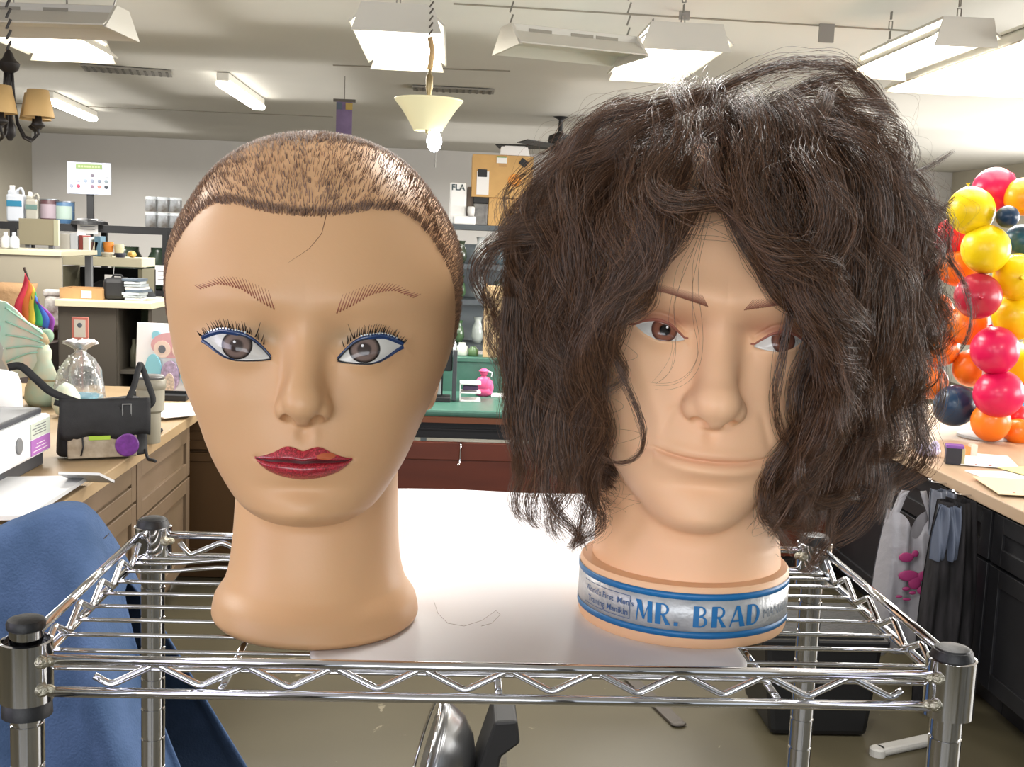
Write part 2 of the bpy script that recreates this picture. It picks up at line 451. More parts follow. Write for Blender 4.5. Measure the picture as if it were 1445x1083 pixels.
def iris_mat(name, ctr, r, rz, rp, iris, iris_edge, pup, rough=0.12, hl=None):
    """painted eye: white, iris ring and pupil as circles about ctr in object x, z"""
    m = bpy.data.materials.new(name); m.use_nodes = True; nt = m.node_tree; b = nt.nodes['Principled BSDF']
    b.inputs['Roughness'].default_value = rough; b.inputs['Coat Weight'].default_value = 0.3; b.inputs['Coat Roughness'].default_value = 0.12
    tc = nt.nodes.new('ShaderNodeTexCoord'); mp = nt.nodes.new('ShaderNodeVectorMath'); mp.operation = 'SUBTRACT'
    nt.links.new(tc.outputs['Object'], mp.inputs[0]); mp.inputs[1].default_value = ctr
    m2 = nt.nodes.new('ShaderNodeVectorMath'); m2.operation = 'MULTIPLY'; m2.inputs[1].default_value = (1/r, 0, 1/rz)
    nt.links.new(mp.outputs[0], m2.inputs[0]); ln = nt.nodes.new('ShaderNodeVectorMath'); ln.operation = 'LENGTH'; nt.links.new(m2.outputs[0], ln.inputs[0])
    cr = nt.nodes.new('ShaderNodeValToRGB'); e = cr.color_ramp.elements
    f = rp / r
    e[0].position = 0; e[0].color = srgb(pup); e[1].position = 1.0; e[1].color = srgb('#d8d6cf')
    for pos, c in ((f*0.45*0.85, pup), (f*0.45*1.15, iris), (0.45*0.75, iris), (0.45*0.93, iris_edge), (0.45*0.985, iris_edge), (0.45*1.03, '#d8d6cf')):
        q = e.new(pos); q.color = srgb(c)
    k = nt.nodes.new('ShaderNodeMath'); k.operation = 'MULTIPLY'; k.inputs[1].default_value = 0.45
    nt.links.new(ln.outputs['Value'], k.inputs[0]); nt.links.new(k.outputs[0], cr.inputs[0])
    nt.links.new(cr.outputs[0], b.inputs['Base Color'])
    return m
# ============================================================ bald-cut female mannequin head
FS = 1.0454
fem = thing('mannequin_head', 'tan female mannequin head with stubbly cropped hair and red glitter lips', 'mannequin head', (-0.0826, 0.7475, SHELF_TOP))
F_IN, F_OUT = 0.0190, 0.0585
f_up = spl([0, .05, .14, .27, .4, .66, .85, 1.0], [.1752, .1775, .1812, .1852, .1872, .1882, .1862, .1832])
f_lo = spl([0, .14, .46, .61, .78, .9, 1.0], [.1750, .1742, .1738, .1749, .1782, .1812, .1830])
m_top = spl([0, .3, .62, .82, 1.0], [.1243, .1268, .1228, .1206, .1190])     # upper lip edge, by |x| / half width
m_mid = spl([0, .3, .7, 1.0], [.1180, .1185, .1181, .1188])
m_bot = spl([0, .35, .7, .88, 1.0], [.1078, .1090, .1120, .1152, .1186])
MW = 0.0272
def f_feat(x, z):
    ax = np.abs(x); g = gauss
    d = -0.0075*g(ax, z, .0185, .185, .013, .013) - 0.003*g(ax, z, .045, .186, .022, .012)
    d += 0.0058*g(ax, z, .038, .180, .0185, .0105)
    d += 0.002*g(ax, z, .034, .209, .025, .009)
    d += 0.003*g(ax, z, .046, .150, .022, .020) + 0.0035*g(ax, z, 0, .119, .027, .020)
    # eyelid rims round the almond opening
    fi = np.where(x < 0, .0190, .0178); fo = np.where(x < 0, .0590, .0545)
    t = (ax - fi)/(fo - fi); tc = np.clip(t, 0, 1)
    sd = np.maximum(z - f_up(tc), f_lo(tc) - z); sd = np.maximum(sd, np.maximum(-t, t-1)*0.04)
    d += 0.0011*smoothstep(-0.0004, 0.0008, sd)*np.exp(-(np.maximum(sd, 0)/0.0045)**2)
    # lips
    u = np.clip(ax/MW, 0, 1.15); uc = np.clip(u, 0, 1); zt, zm, zb = m_top(uc), m_mid(uc), m_bot(uc)
    env = np.sqrt(np.clip(1 - uc**2.2, 0, 1))
    a = np.clip((z-zm)/(zt-zm+1e-4), 0, 1); b_ = np.clip((zm-z)/(zm-zb+1e-4), 0, 1)
    d += 0.0030*env*np.where(z >= zm, (1-a**1.6)*smoothstep(-.05, .30, a), 0)
    d += 0.0042*env*np.where(z < zm, np.sin(PI*np.clip(b_, 0, 1)**0.75)**0.8, 0)
    d -= 0.0024*0.6*np.exp(-((z-zm)/0.0014)**2)*smoothstep(1.12, .9, u)
    d -= 0.0012*g(x, z, 0, .1345, .0032, .005) - 0.0007*(g(ax, z, .0065, .1335, .003, .005))
    d -= 0.0028*g(x, z, 0, .1015, .020, .0048)
    d += 0.0034*g(x, z, 0, .0890, .017, .0100)
    return d
def f_neck(p):
    z = p[..., 2]
    w = fw_(z); yc = 0.012
    r = np.hypot(p[..., 0] - fx_(z), (p[..., 1] - fy_(z)) * 0.98)
    d = (r - w) * 0.9
    return smax(smax(d, z - 0.13, .02), -z - 0.0, 0.004)
fw_ = spl([0, .006, .014, .026, .040, .060, .09, .14], [.0625, .0655, .0642, .0572, .0540, .0525, .0515, .051])
fx_ = spl([0, .02, .05, .14], [-.0015, -.0025, -.0035, -.004])
fy_ = spl([0, .03, .08, .14], [-.0035, .004, .012, .018])
femf = HeadForm(dict(
    yaw=math.radians(3.3), rol=0.0, piv=(-0.006, 0.0, 0.17), ox=-0.006, nk=0.012,
    cran=(0, 0.014, 0.213, .0862, .0955, .0935, 2.25), feat=f_feat,
    lift=0.034, n=2.15, zbot=0.0720, jk=0.016,
    W=spl([.07, .085, .095, .109, .125, .148, .180, .2105, .25, .30], [.030, .0450, .0530, .0620, .0690, .0770, .0825, .0845, .077, .05]),
    YF=spl([.07, .079, .088, .104, .120, .150, .180, .210, .25, .30], [-.066, -.0785, -.0835, -.0830, -.0840, -.0830, -.0790, -.0815, -.0755, -.06]),
    YC=spl([.07, .10, .14, .20, .30], [-.018, -.012, -.002, .004, .01]),
    adds=[('c', ((0, -.0715, .190), (0, -.0955, .1570), .0060, .0096), .012),
          ('e', ((0, -.0865, .1530), (.0115, .0105, .0105)), .007),
          ('e', ((0, -.0980, .1518), (.0092, .0092, .0082)), .006),
          ('e', ((.0098, -.0890, .1478), (.0058, .0086, .0066)), .004),
          ('e', ((0, -.090, .1440), (.0045, .0100, .0046)), .005)],
    subs=[(((.0080, -.0945, .1402), (.0046, .0085, .0068)), .0016)],
    ear=(.0735, .022, .160), neck=f_neck))
fem_skin = skin_mat('tan_vinyl_skin', '#d9ac80', 0.42, [
    (-.0235, .1875, .010, .0065, '#8a8672', .5), (.0225, .1875, .010, .0065, '#8a8672', .5),
    (0, .121, .030, .009, '#cf9a72', .3)])
form = femf.mesh('head_form', fem_skin, fem, FS)

# eyes: painted almonds
FE = {-1: (.0190, .0590), 1: (.0178, .0545)}
def f_eye(sgn):
    def V(u, v):
        x = FE[sgn][0] + (FE[sgn][1] - FE[sgn][0]) * u
        zl, zu = f_lo(u), f_up(u)
        return sgn * x, zl + (zu - zl) * v
    return V
def edge(sgn, which, n=40, u0=0., u1=1., dz=0.0):
    u = np.linspace(u0, u1, n); fn = f_up if which else f_lo
    return np.stack([sgn*(FE[sgn][0]+(FE[sgn][1]-FE[sgn][0])*u), fn(u) + dz], -1)
rr = random.Random(5)
gl_blue = mat('blue_eyeliner', '#0b3263', 0.3, spec=0.8, var=0.3, vscale=900, coat=.5)
gl_dark = mat('black_eyeliner', '#15161c', 0.4)
gl_white = mat('silver_lid_gem', '#dfe9ee', 0.15, metal=0.5)
lash_m = mat('black_lash', '#120f10', 0.4)
brow_m = mat('brown_brow_stroke', '#9c5f48', 0.6)
for sgn in (-1, 1):
    xi = .0378 if sgn < 0 else .0325
    ic = femf.from_head(femf.front(np.array([sgn*xi]), np.array([.1818])))[0] * FS
    im = iris_mat('painted_iris', tuple(ic), .0088*FS, .0078*FS, .0040*FS, '#7a675f', '#1c1615', '#3a2f2c')
    e = patch(femf, FS, 'eye', im, fem, None, f_eye(sgn), 60, 30, .00035, .0011)
    b = MB(); q = femf.from_head(femf.front(np.array([sgn*xi-.001]), np.array([.1838]), .0016))[0]*FS
    b.ball(q.tolist(), (.0009, .0004, .0009), 10); b.obj('catchlight_dot', mat('white_paint', '#ffffff', .3), e, smooth=True)
    # liner: broad blue above, thin dark inside, blue outer lower
    b = MB(); u = np.linspace(0, 1, 50)
    b.grid(ribbon(femf, FS, edge(sgn, 1, 50, dz=.0009), .0012 + .0022*smoothstep(.12, .6, u)*(1-.5*smoothstep(.9, 1, u)), .0011))
    b.grid(ribbon(femf, FS, edge(sgn, 0, 30, .5, 1.0, dz=-.0002), .0010 + .0014*np.linspace(0, 1, 30), .0009))
    b.obj('eyeliner', gl_blue, fem, smooth=True)
    b = MB()
    b.grid(ribbon(femf, FS, edge(sgn, 0, 50, 0, .8, dz=-.0003), .0009, .0010))
    b.grid(ribbon(femf, FS, edge(sgn, 1, 30, 0, .45, dz=.0000), .0009, .0016))
    b.obj('dark_eyeliner', gl_dark, fem, smooth=True)
    b = MB()
    for k in range(13):
        uu = .34 + .045*k; e2 = edge(sgn, 1, 3, uu, uu+.026, dz=.0026)
        b.grid(ribbon(femf, FS, e2, .0013 if k % 3 else .0018, .0014))
    b.obj('lid_gems', gl_white, fem)
    paths = []; ws = []; lf = []
    for k in range(30):
        uu = .10 + .92*k/29 + rr.uniform(-.01, .01); uc = min(uu, 1.0)
        x0 = FE[sgn][0]+(FE[sgn][1]-FE[sgn][0])*uu; z0 = float(f_up(uc)) + .0030 - (.001 if uu > .9 else 0)
        L = (.0028 + .0022*math.sin(PI*min(1, uu*.9+.1))) * rr.uniform(.7, 1.15)
        lean = (uu-.45)*.9 + rr.uniform(-.18, .18)
        if k == 4: L = .0085; lean = -.45
        t = np.linspace(0, 1, 6)
        paths.append([(sgn*(x0 + L*lean*tt + .0006*tt*tt), z0 + L*tt) for tt in t]); ws.append(rr.uniform(.00028, .00046)); lf.append([.0008 + .0035*tt for tt in t])
    strokes(femf, FS, 'eyelashes', lash_m, fem, paths, ws, lift=lf)
    # eyebrow: feathered strokes
    paths = []; ws = []
    arch = spl([0, .2, .45, .7, 1.0], [.2062, .2102, .2156, .2168, .2128] if sgn < 0 else [.2052, .2092, .2148, .2165, .2120])
    for k in range(25):
        u0 = k/24; x0 = .0170 + .042*u0; thick = .0062*(1-.82*u0) + .0008
        zc = float(arch(u0)); t = np.linspace(0, 1, 6)
        Lx = .0060*(1 - .2*u0)
        paths.append([(sgn*(x0 + Lx*tt*(.55+.45*u0)), zc - thick*.5 + (thick*1.0)*tt + .0030*tt*(1-u0)*.6 + (float(arch(min(1, u0+.12)))-zc)*tt*.8) for tt in t]); ws.append(.00046)
    strokes(femf, FS, 'eyebrow', brow_m, fem, paths, ws, off=-.00002)
# lips
def glit(name, c1, c2):
    m = mat(name, c1, 0.28, spec=.7, coat=.4)
    nt = m.node_tree; b = nt.nodes['Principled BSDF']
    tc = nt.nodes.new('ShaderNodeTexCoord'); v = nt.nodes.new('ShaderNodeTexVoronoi'); v.inputs['Scale'].default_value = 1500
    nt.links.new(tc.outputs['Object'], v.inputs['Vector'])
    r = nt.nodes.new('ShaderNodeValToRGB'); r.color_ramp.elements[0].color = srgb(c1); r.color_ramp.elements[1].color = srgb(c2)
    r.color_ramp.elements[0].position = .35; r.color_ramp.elements[1].position = .95
    nt.links.new(v.outputs['Color'], r.inputs[0]); nt.links.new(r.outputs[0], b.inputs['Base Color'])
    bp = nt.nodes.new('ShaderNodeBump'); bp.inputs['Strength'].default_value = .35; bp.inputs['Distance'].default_value = .0006
    nt.links.new(v.outputs['Color'], bp.inputs['Height']); nt.links.new(bp.outputs[0], b.inputs['Normal'])
    return m
lip_m = glit('red_glitter_lipstick', '#861420', '#d63a4c')
def LV(top):
    def V(u, v):
        s_ = 2*u - 1; a = np.abs(s_); x = s_*MW
        if top: zt = m_top(a); zm = m_mid(a); return x, (zm-.0008) + (zt-zm+.0008)*v
        zb = m_bot(a); zm = m_mid(a); return x, zb + (zm+.0008-zb)*v
    return V
patch(femf, FS, 'upper_lip', lip_m, fem, None, LV(True), 120, 24, .0008)
patch(femf, FS, 'lower_lip', lip_m, fem, None, LV(False), 120, 24, .0008
)
b = MB(); uu = np.linspace(-.97, .97, 80)
b.grid(ribbon(femf, FS, np.stack([uu*MW, m_mid(np.abs(uu))], -1), .0006 + .0012*np.sqrt(1-uu**2), .0013))
b.obj('lip_seam', mat('dark_red_seam', '#4a060c', .5), fem, smooth=True)
b = MB()
t = np.linspace(0, 2*PI, 25)[:-1]
rows = []
for rad in (0.02, .5, 1.0):
    q = np.stack([.0128 + .0052*rad*np.cos(t), .1218 + .0019*rad*np.sin(t)], -1)
    rows.append((femf.from_head(femf.front(q[:, 0], q[:, 1], .0012))*FS).tolist())
b.grid(rows, closed_u=True); b.obj('worn_lip_patch', mat('worn_orange_lip', '#c4653f', .4), fem, smooth=True)

# cropped stubble
rs = np.random.RandomState(3)
hl_a = [0, 10, 20, 30, 40, 50, 59, 67, 73, 79, 86, 100, 120, 150, 180]
hl_z = [.2535, .2543, .2565, .2588, .2590, .2545, .2440, .2270, .2090, .1900, .1820, .165, .135, .10, .09]
hline = spl(hl_a, hl_z)
def in_hair(V, jit=0.0):
    h = femf.to_head(V); a = np.degrees(np.arctan2(np.abs(h[:, 0]), -(h[:, 1]))) - 3.0*(h[:, 0] < 0); return h[:, 2] > hline(a) + jit, a, h
N = 62000
ph = rs.uniform(-PI, PI, N); ct = rs.uniform(-.45, 1, N); th = np.arccos(ct)
D = np.stack([np.sin(th)*np.cos(ph), np.sin(th)*np.sin(ph), np.cos(th)], -1)
V = femf.cast(np.tile([[-.006, 0., .205]], (N, 1)), D)
ok, a, h = in_hair(V, rs.uniform(-.0006, .0006, N))
# thinner on the front of the crown
fz = (a < 62) & (h[:, 2] < .298)
keep = ok & ((rs.rand(N) < .36) | ~fz)
V = V[keep]; D = D[keep]; a = a[keep]; h = h[keep]
# extra dark row right at the hairline
M2 = 1500; aa = np.radians(rs.uniform(-84, 84, M2)); zz = hline(np.degrees(np.abs(aa)) - 3.0*(aa < 0)) + rs.uniform(0, .0035, M2)
O = np.zeros((M2, 3)); O[:, 0] = -.006; O[:, 2] = zz
V2 = femf.cast(O, np.stack([np.sin(aa + .04), -np.cos(aa + .04), 0*aa], -1)); h2 = femf.to_head(V2)
V = np.vstack([V, V2]); h = np.vstack([h, h2]); a = np.concatenate([a, np.degrees(np.abs(aa))]); 
Nn = femf.normal(h); nrm = femf.from_head(h + Nn) - femf.from_head(h)
fl = np.zeros_like(V); fl[:, 2] = 1.0; fl[:, 1] = .45; fl[:, 0] = np.sign(h[:, 0])*.1 + rs.normal(0, .16, len(V)) + h[:, 0]*5
fl -= nrm * (fl*nrm).sum(1, keepdims=True); fl /= np.linalg.norm(fl, axis=1, keepdims=True) + 1e-9
side = (a > 66)
fl[side] = fl[side]*.5 + np.array([0, .5, .1]); fl /= np.linalg.norm(fl, axis=1, keepdims=True) + 1e-9
L = rs.uniform(.0030, .0055, len(V)) * np.where(side, .75, 1.0)
tt = np.linspace(0, 1, 4)[None, :, None]
P = V[:, None, :] - nrm[:, None, :]*.0005 + nrm[:, None, :]*(L[:, None, None]*.55*tt) + fl[:, None, :]*(L[:, None, None]*.85*tt**1.4)
Rr = np.tile(np.array([.00019, .00017, .00014, .00005])[None], (len(V), 1)) * np.where(side, .85, 1.0)[:, None]
hair_curves('stubble_hair', P*FS, Rr*FS, hair_mat('brown_stubble', '#5a3826', .35, .45, .7, tip='#a27a5a'), fem)
# one loose hair lying down the forehead
lh = smoothstep(0, 1, np.linspace(0, 1, 14)); tt = np.linspace(0, 1, 14)
strokes(femf, FS, 'stray_hair', mat('stray_hair_brown', '#5a3a28', .4), fem, [list(zip(np.interp(tt, [0, .4, .7, 1], [.0100, .0075, .0010, -.0100]), np.interp(tt, [0, .4, .7, 1], [.2570, .2450, .2365, .2285])))], [.00022], off=.0001)
# ============================================================ curly-haired male mannequin head
MS = 1.0454
mal = thing('mannequin_head', 'peach male mannequin head with wild dark curly hair and blue silver neck band', 'mannequin head', (0.1641, 0.7663, SHELF_TOP))
G_IN, G_OUT = 0.0205, 0.0490
g_up = spl([0, .12, .35, .6, .85, 1.0], [.1912, .1940, .1985, .2000, .1985, .1962])
g_lo = spl([0, .15, .45, .75, 1.0], [.1905, .1895, .1890, .1912, .1955])
gm_mid = spl([0, .4, .75, 1.0], [.1215, .1220, .1236, .1258])
GW = 0.0350
def g_feat(x, z):
    ax = np.abs(x); g = gauss
    d = -0.0095*g(ax, z, .019, .196, .013, .011) - 0.006*g(ax, z, .042, .200, .020, .010)
    d += 0.0068*g(ax, z, .034, .1945, .0165, .0095)
    d += 0.0050*g(ax, z, .030, .2190, .027, .0100) + .003*g(x, z, 0, .216, .012, .01)
    d += 0.002*g(ax, z, .046, .165, .020, .020) + 0.0040*g(ax, z, 0, .124, .032, .020)
    t = (ax - G_IN)/(G_OUT - G_IN); tc = np.clip(t, 0, 1)
    sd = np.maximum(z - g_up(tc), g_lo(tc) - z); sd = np.maximum(sd, np.maximum(-t, t-1)*0.04)
    d += 0.0015*smoothstep(-0.0004, 0.0008, sd)*np.exp(-(np.maximum(sd, 0)/0.0045)**2)
    d -= 0.0013*np.exp(-((z - g_up(tc) - .0050)/0.0014)**2)*smoothstep(-.15, .1, t)*smoothstep(1.2, .95, t)
    ax = np.abs(x - .0035); u = np.clip(ax/GW, 0, 1.25); uc = np.clip(u, 0, 1); zm = gm_mid(uc)
    env = np.sqrt(np.clip(1 - uc**2, 0, 1))
    d += 0.0014*env*np.exp(-((z-zm-.0045)/.0034)**2)
    d += 0.0036*env*np.exp(-((z-zm+.0058)/.0042)**2)
    d -= 0.0016*np.exp(-((z-zm)/0.0012)**2)*smoothstep(1.15, .85, u)
    d -= 0.0015*g(x, z, 0, .1370, .0038, .005)
    d -= 0.0032*g(x, z, 0, .1055, .024, .0050)
    d += 0.0045*g(x, z, 0, .0870, .024, .0120)
    # nose to mouth fold
    d -= 0.0010*np.exp(-(((ax-.0265)-(.150-z)*.35)/.003)**2)*smoothstep(.155, .148, z)*smoothstep(.125, .135, z)
    return d
def g_neck(p):
    z = p[..., 2]; r = np.hypot(p[..., 0] - gx_(z), p[..., 1] - gy_(z)) - gw_(z)
    return smax(r*0.9, z - .14, .02)
gw_ = spl([0, .03, .05, .07, .10, .14], [.064, .0632, .0618, .0605, .0600, .060])
gx_ = spl([0, .05, .14], [.004, .006, .006])
gy_ = spl([0, .04, .09, .14], [.0, .003, .012, .018])
malf = HeadForm(dict(
    yaw=math.radians(-5.8), rol=math.radians(3.0), piv=(0.006, 0.0, 0.15), ox=0.004, nk=0.012,
    cran=(0, 0.016, 0.220, .083, .098, .0935, 2.2), feat=g_feat,
    lift=0.034, n=2.25, zbot=0.0690, jk=0.014,
    W=spl([.07, .085, .095, .109, .125, .148, .180, .2105, .25, .30], [.022, .0370, .0480, .0595, .0685, .0770, .0800, .0810, .074, .05]),
    YF=spl([.068, .077, .087, .104, .120, .150, .185, .218, .255, .30], [-.066, -.0800, -.0855, -.0850, -.0855, -.0835, -.0790, -.0850, -.0780, -.06]),
    YC=spl([.07, .10, .14, .20, .30], [-.018, -.012, -.002, .004, .01]),
    adds=[('c', ((0, -.0745, .200), (0, -.0965, .1610), .0078, .0118), .012),
          ('e', ((.0, -.0900, .1550), (.0132, .0118, .0118)), .008),
          ('e', ((.0015, -.1010, .1570), (.0096, .0098, .0088)), .008),
          ('e', ((.0120, -.0900, .1530), (.0066, .0095, .0070)), .005),
          ('e', ((0, -.093, .1480), (.0052, .0100, .0046)), .006)],
    subs=[(((.0085, -.0945, .1450), (.0048, .0080, .0046)), .0025)],
    ear=(.0735, .022, .165), neck=g_neck))
mal_skin = skin_mat('peach_vinyl_skin', '#f3c39a', 0.48, [
    (-.036, .2010, .020, .0035, '#8a4a3c', .75), (.036, .2010, .020, .0035, '#8a4a3c', .75),  # rosy brown tint on the lids and just above them
    (-.034, .2045, .022, .006, '#a96e54', .5), (.034, .2045, .022, .006, '#a96e54', .5),
    (0, .1225, .034, .0030, '#c9805f', .45)], spec=.35)
malf.mesh('head_form', mal_skin, mal, MS)
def g_eye(sgn):
    def V(u, v):
        x = G_IN + (G_OUT - G_IN) * u
        return sgn * x, g_lo(u) + (g_up(u) - g_lo(u)) * v
    return V
lid_m = mat('rosy_lid_line', '#a0604e', .6)
for sgn in (-1, 1):
    xi = .0325 if sgn < 0 else .0370
    ic = malf.from_head(malf.front(np.array([sgn*xi]), np.array([.1955])))[0] * MS
    im = iris_mat('brown_iris', tuple(ic), .0076*MS, .0072*MS, .0034*MS, '#8a5a48', '#5a3a32', '#0d0a0b')
    e = patch(malf, MS, 'eye', im, mal, None, g_eye(sgn), 50, 26, .00035, .0010)
    b = MB(); q = malf.from_head(malf.front(np.array([sgn*xi+.0012]), np.array([.1972]), .0014))[0]*MS
    b.ball(q.tolist(), (.0008, .0004, .0008), 10); b.obj('catchlight_dot', mat('white_paint', '#ffffff', .3), e, smooth=True)
    b = MB(); u = np.linspace(-.08, 1.15, 44); fu = g_up(np.clip(u, 0, 1)) - .0018*np.clip(u-1, 0, 1)*4
    b.grid(ribbon(malf, MS, np.stack([sgn*(G_IN+(G_OUT-G_IN)*u), fu + .0007], -1), .0007 + .0013*np.sin(PI*np.linspace(.05, .95, 44)), .0007))
    b.obj('lid_line', lid_m, mal, smooth=True)
    paths = []; ws = []
    arch = spl([0, .3, .7, 1.0], [.2150, .2172, .2195, .2180])
    for k in range(40):
        u0 = k/39; x0 = .0105 + .038*u0; thick = .0060*(1-.5*u0) + .0006; zc = float(arch(u0)); t = np.linspace(0, 1, 6)
        paths.append([(sgn*(x0 + .0042*tt), zc - thick*.5 + thick*tt) for tt in t]); ws.append(.00042)
    strokes(malf, MS, 'eyebrow', mat('soft_brown_brow', '#96604c', .6), mal, paths, ws, off=-.00002)

# stepped plastic collar at the foot of the neck
rb = .0690*MS
b = MB(); b.lathe([(rb-.004, .0), (rb-.0008, .0008), (rb, .003), (rb, .0395), (rb-.0012, .0412), (rb-.006, .0418)], (.004*MS, 0, 0), n=96)
b.obj('base_ring', mal_skin, mal, autosm=True)
# ============================================================ wild curly hair of the male head
rs = np.random.RandomState(11)
HB = np.array([0.1641, 0.7663, SHELF_TOP])          # base point of the head in the room
SK = np.array([.006, .014, .222]); SR = np.array([.083, .098, .0935])
lim_z = [.05, .087, .103, .123, .159, .1915, .2116, .2437, .262, .30]
limL = spl(lim_z, [-.076, -.076, -.077, -.078, -.080, -.080, -.070, -.044, -.020, -.010])
limR = spl(lim_z, [.052, .048, .046, .052, .062, .066, .058, .034, .010, -.002])
def grow(N, seed, lay0, lay1, zend0, zend1, el0=-.35, face_ok=False):
    """guide paths combed from the crown, held outside the skull, pulled down by their weight"""
    r = np.random.RandomState(seed)
    a = r.uniform(-PI, PI, N); s_ = r.uniform(math.sin(el0), 1, N); el = np.arcsin(s_)
    D = np.stack([np.sin(a)*np.cos(el), -np.cos(a)*np.cos(el), np.sin(el)], -1)
    root = SK + D*SR*0.985
    # no roots on the face
    q = root; bad = (q[:, 1] < -.02) & (q[:, 2] < .262) & (np.abs(q[:, 0] - .006) < .066) 
    root = root[~bad]; D = D[~bad]; N = len(root)
    pole = np.array([-.05, -.15, 1.0]) if seed != 4 else np.array([.05, .55, 1.0]); pole /= np.linalg.norm(pole)
    lay = r.uniform(lay0, lay1, N); zend = r.uniform(zend0, zend1, N) - .022*(root[:, 0] > .02)
    nst = 90; ds = .0040; P = np.zeros((N, nst, 3)); p = root.copy(); v = D*.9 + r.normal(0, .25, (N, 3))
    alive = np.ones(N, bool); ln = np.zeros(N, int)
    side = np.where(p[:, 0] < -.006, -1., 1.)
    for k in range(nst):
        P[:, k] = p; ln[alive] = k
        e = (p - SK)/SR; rad = np.linalg.norm(e, axis=1, keepdims=True); n = e/SR; n /= np.linalg.norm(n, axis=1, keepdims=True)
        mer = -(pole - n*(n@pole)[:, None]); mer /= np.linalg.norm(mer, axis=1, keepdims=True) + 1e-6
        th = (.040 + .022*np.clip(n[:, 0], 0, 1)**1.2 + .002*np.clip(-n[:, 0], 0, 1) + .004*np.clip(n[:, 2], 0, 1))*lay
        dist = (rad[:, 0]-1)*SR.mean()
        want = th*smoothstep(-2, 9, np.full(N, float(k)))
        v = v*.80 + mer*.30 + n*np.clip((want-dist)*26, -.35, 1.1)[:, None]
        low = np.clip((SK[2] + .02 - p[:, 2])/.06, 0, 1)
        v[:, 2] -= .10 + .30*low
        # keep the face clear
        z = p[:, 2]; L, Rr_ = limL(z), limR(z); fr = smoothstep(-.015, -.055, p[:, 1])*smoothstep(.285, .262, z)
        gap = np.where(side < 0, p[:, 0] - L, Rr_ - p[:, 0])     # > 0 : inside the opening
        push = np.clip(gap*30 + .15, 0, 1.2)*fr
        v[:, 0] += side*push
        v += r.normal(0, .05, (N, 3))
        v /= np.linalg.norm(v, axis=1, keepdims=True)
        p = p + v*ds*alive[:, None]
        alive &= (p[:, 2] > zend)
    return P, ln, lay
def strand_bundle(G, ln, per, rad, curl, wl, seed, k=26, rstr=.000105, frizz=.0010, jitter_len=.12):
    """fan each guide into many strands with shared curls"""
    r = np.random.RandomState(seed); outP = []; outR = []
    for g, L in zip(G, ln):
        if L < 8: continue
        pts = g[:L+1]; seg = np.linalg.norm(np.diff(pts, axis=0), axis=1); S_ = np.concatenate([[0], np.cumsum(seg)]); T = S_[-1]
        if T < .02: continue
        for j in range(1):
            n = per
            f = np.linspace(0, 1, k)[None, :]*(1 - jitter_len*r.rand(n, 1)); q = f*T
            C = np.stack([np.interp(q, S_, pts[:, i]) for i in range(3)], -1)
            tg = np.gradient(C, axis=1); tg /= np.linalg.norm(tg, axis=2, keepdims=True) + 1e-9
            o = C - SK; nn = o - tg*(o*tg).sum(2, keepdims=True); nn /= np.linalg.norm(nn, axis=2, keepdims=True) + 1e-9
            bb = np.cross(tg, nn)
            w = wl*r.uniform(.75, 1.35); ph = r.uniform(0, 2*PI) + r.normal(0, .35, (n, 1)); amp = curl*r.uniform(.45, 1.25)*smoothstep(.03, .13, q)*(0.6+.7*f)
            ang = 2*PI*q/w + ph
            off = nn*(np.sin(ang)*amp*.8)[..., None] + bb*(np.cos(ang*.93+.4)*amp)[..., None]
            u = r.normal(0, 1, (n, 1, 2)); u = u*rad*(.55 + .25*np.sin(PI*np.clip(f, 0, 1)))[..., None]*(1-.45*f**3)[..., None]
            ph2 = r.uniform(0, 6.28, (n, 1, 2)); fr_ = frizz*np.sin(q[..., None]*r.uniform(90, 260, (n, 1, 2)) + ph2)*smoothstep(0, .03, q)[..., None]
            u = u + fr_
            Pn = C + off + nn*u[..., :1] + bb*u[..., 1:]
            outP.append(Pn); outR.append(np.tile((rstr*(1 - .55*np.linspace(0, 1, k)**3))[None], (n, 1))*r.uniform(.75, 1.3, (n, 1)))
    return np.concatenate(outP), np.concatenate(outR)
PP = []; RR = []
# inner coat, middle locks, outer locks
for (N, seed, l0, l1, z0, z1, per, rad, curl, wl, fz) in (
        (330, 1, .05, .45, .035, .085, 34, .0060, .005, .070, .0008),
        (430, 2, .40, .90, .030, .085, 34, .0034, .013, .075, .0007),
        (360, 3, .75, 1.10, .030, .13, 34, .0030, .021, .075, .0008)):
    G, ln, lay = grow(N, seed, l0, l1, z0, z1)
    p_, r_ = strand_bundle(G, ln, per, rad, curl, wl, seed+50, frizz=fz); PP.append(p_); RR.append(r_)
# crown fill: short-rooted locks thrown every way over the parting
G, ln, lay = grow(90, 4, .25, .95, .05, .20, el0=1.0)
p_, r_ = strand_bundle(G, ln, 60, .0075, .008, .08, 61, frizz=.001); PP.append(p_); RR.append(r_)
# flyaways: single hairs lifting off the mass
G, ln, lay = grow(420, 9, .9, 1.35, .04, .22)
p_, r_ = strand_bundle(G, ln, 2, .006, .014, .06, 77, rstr=.00005, frizz=.003); PP.append(p_); RR.append(r_)
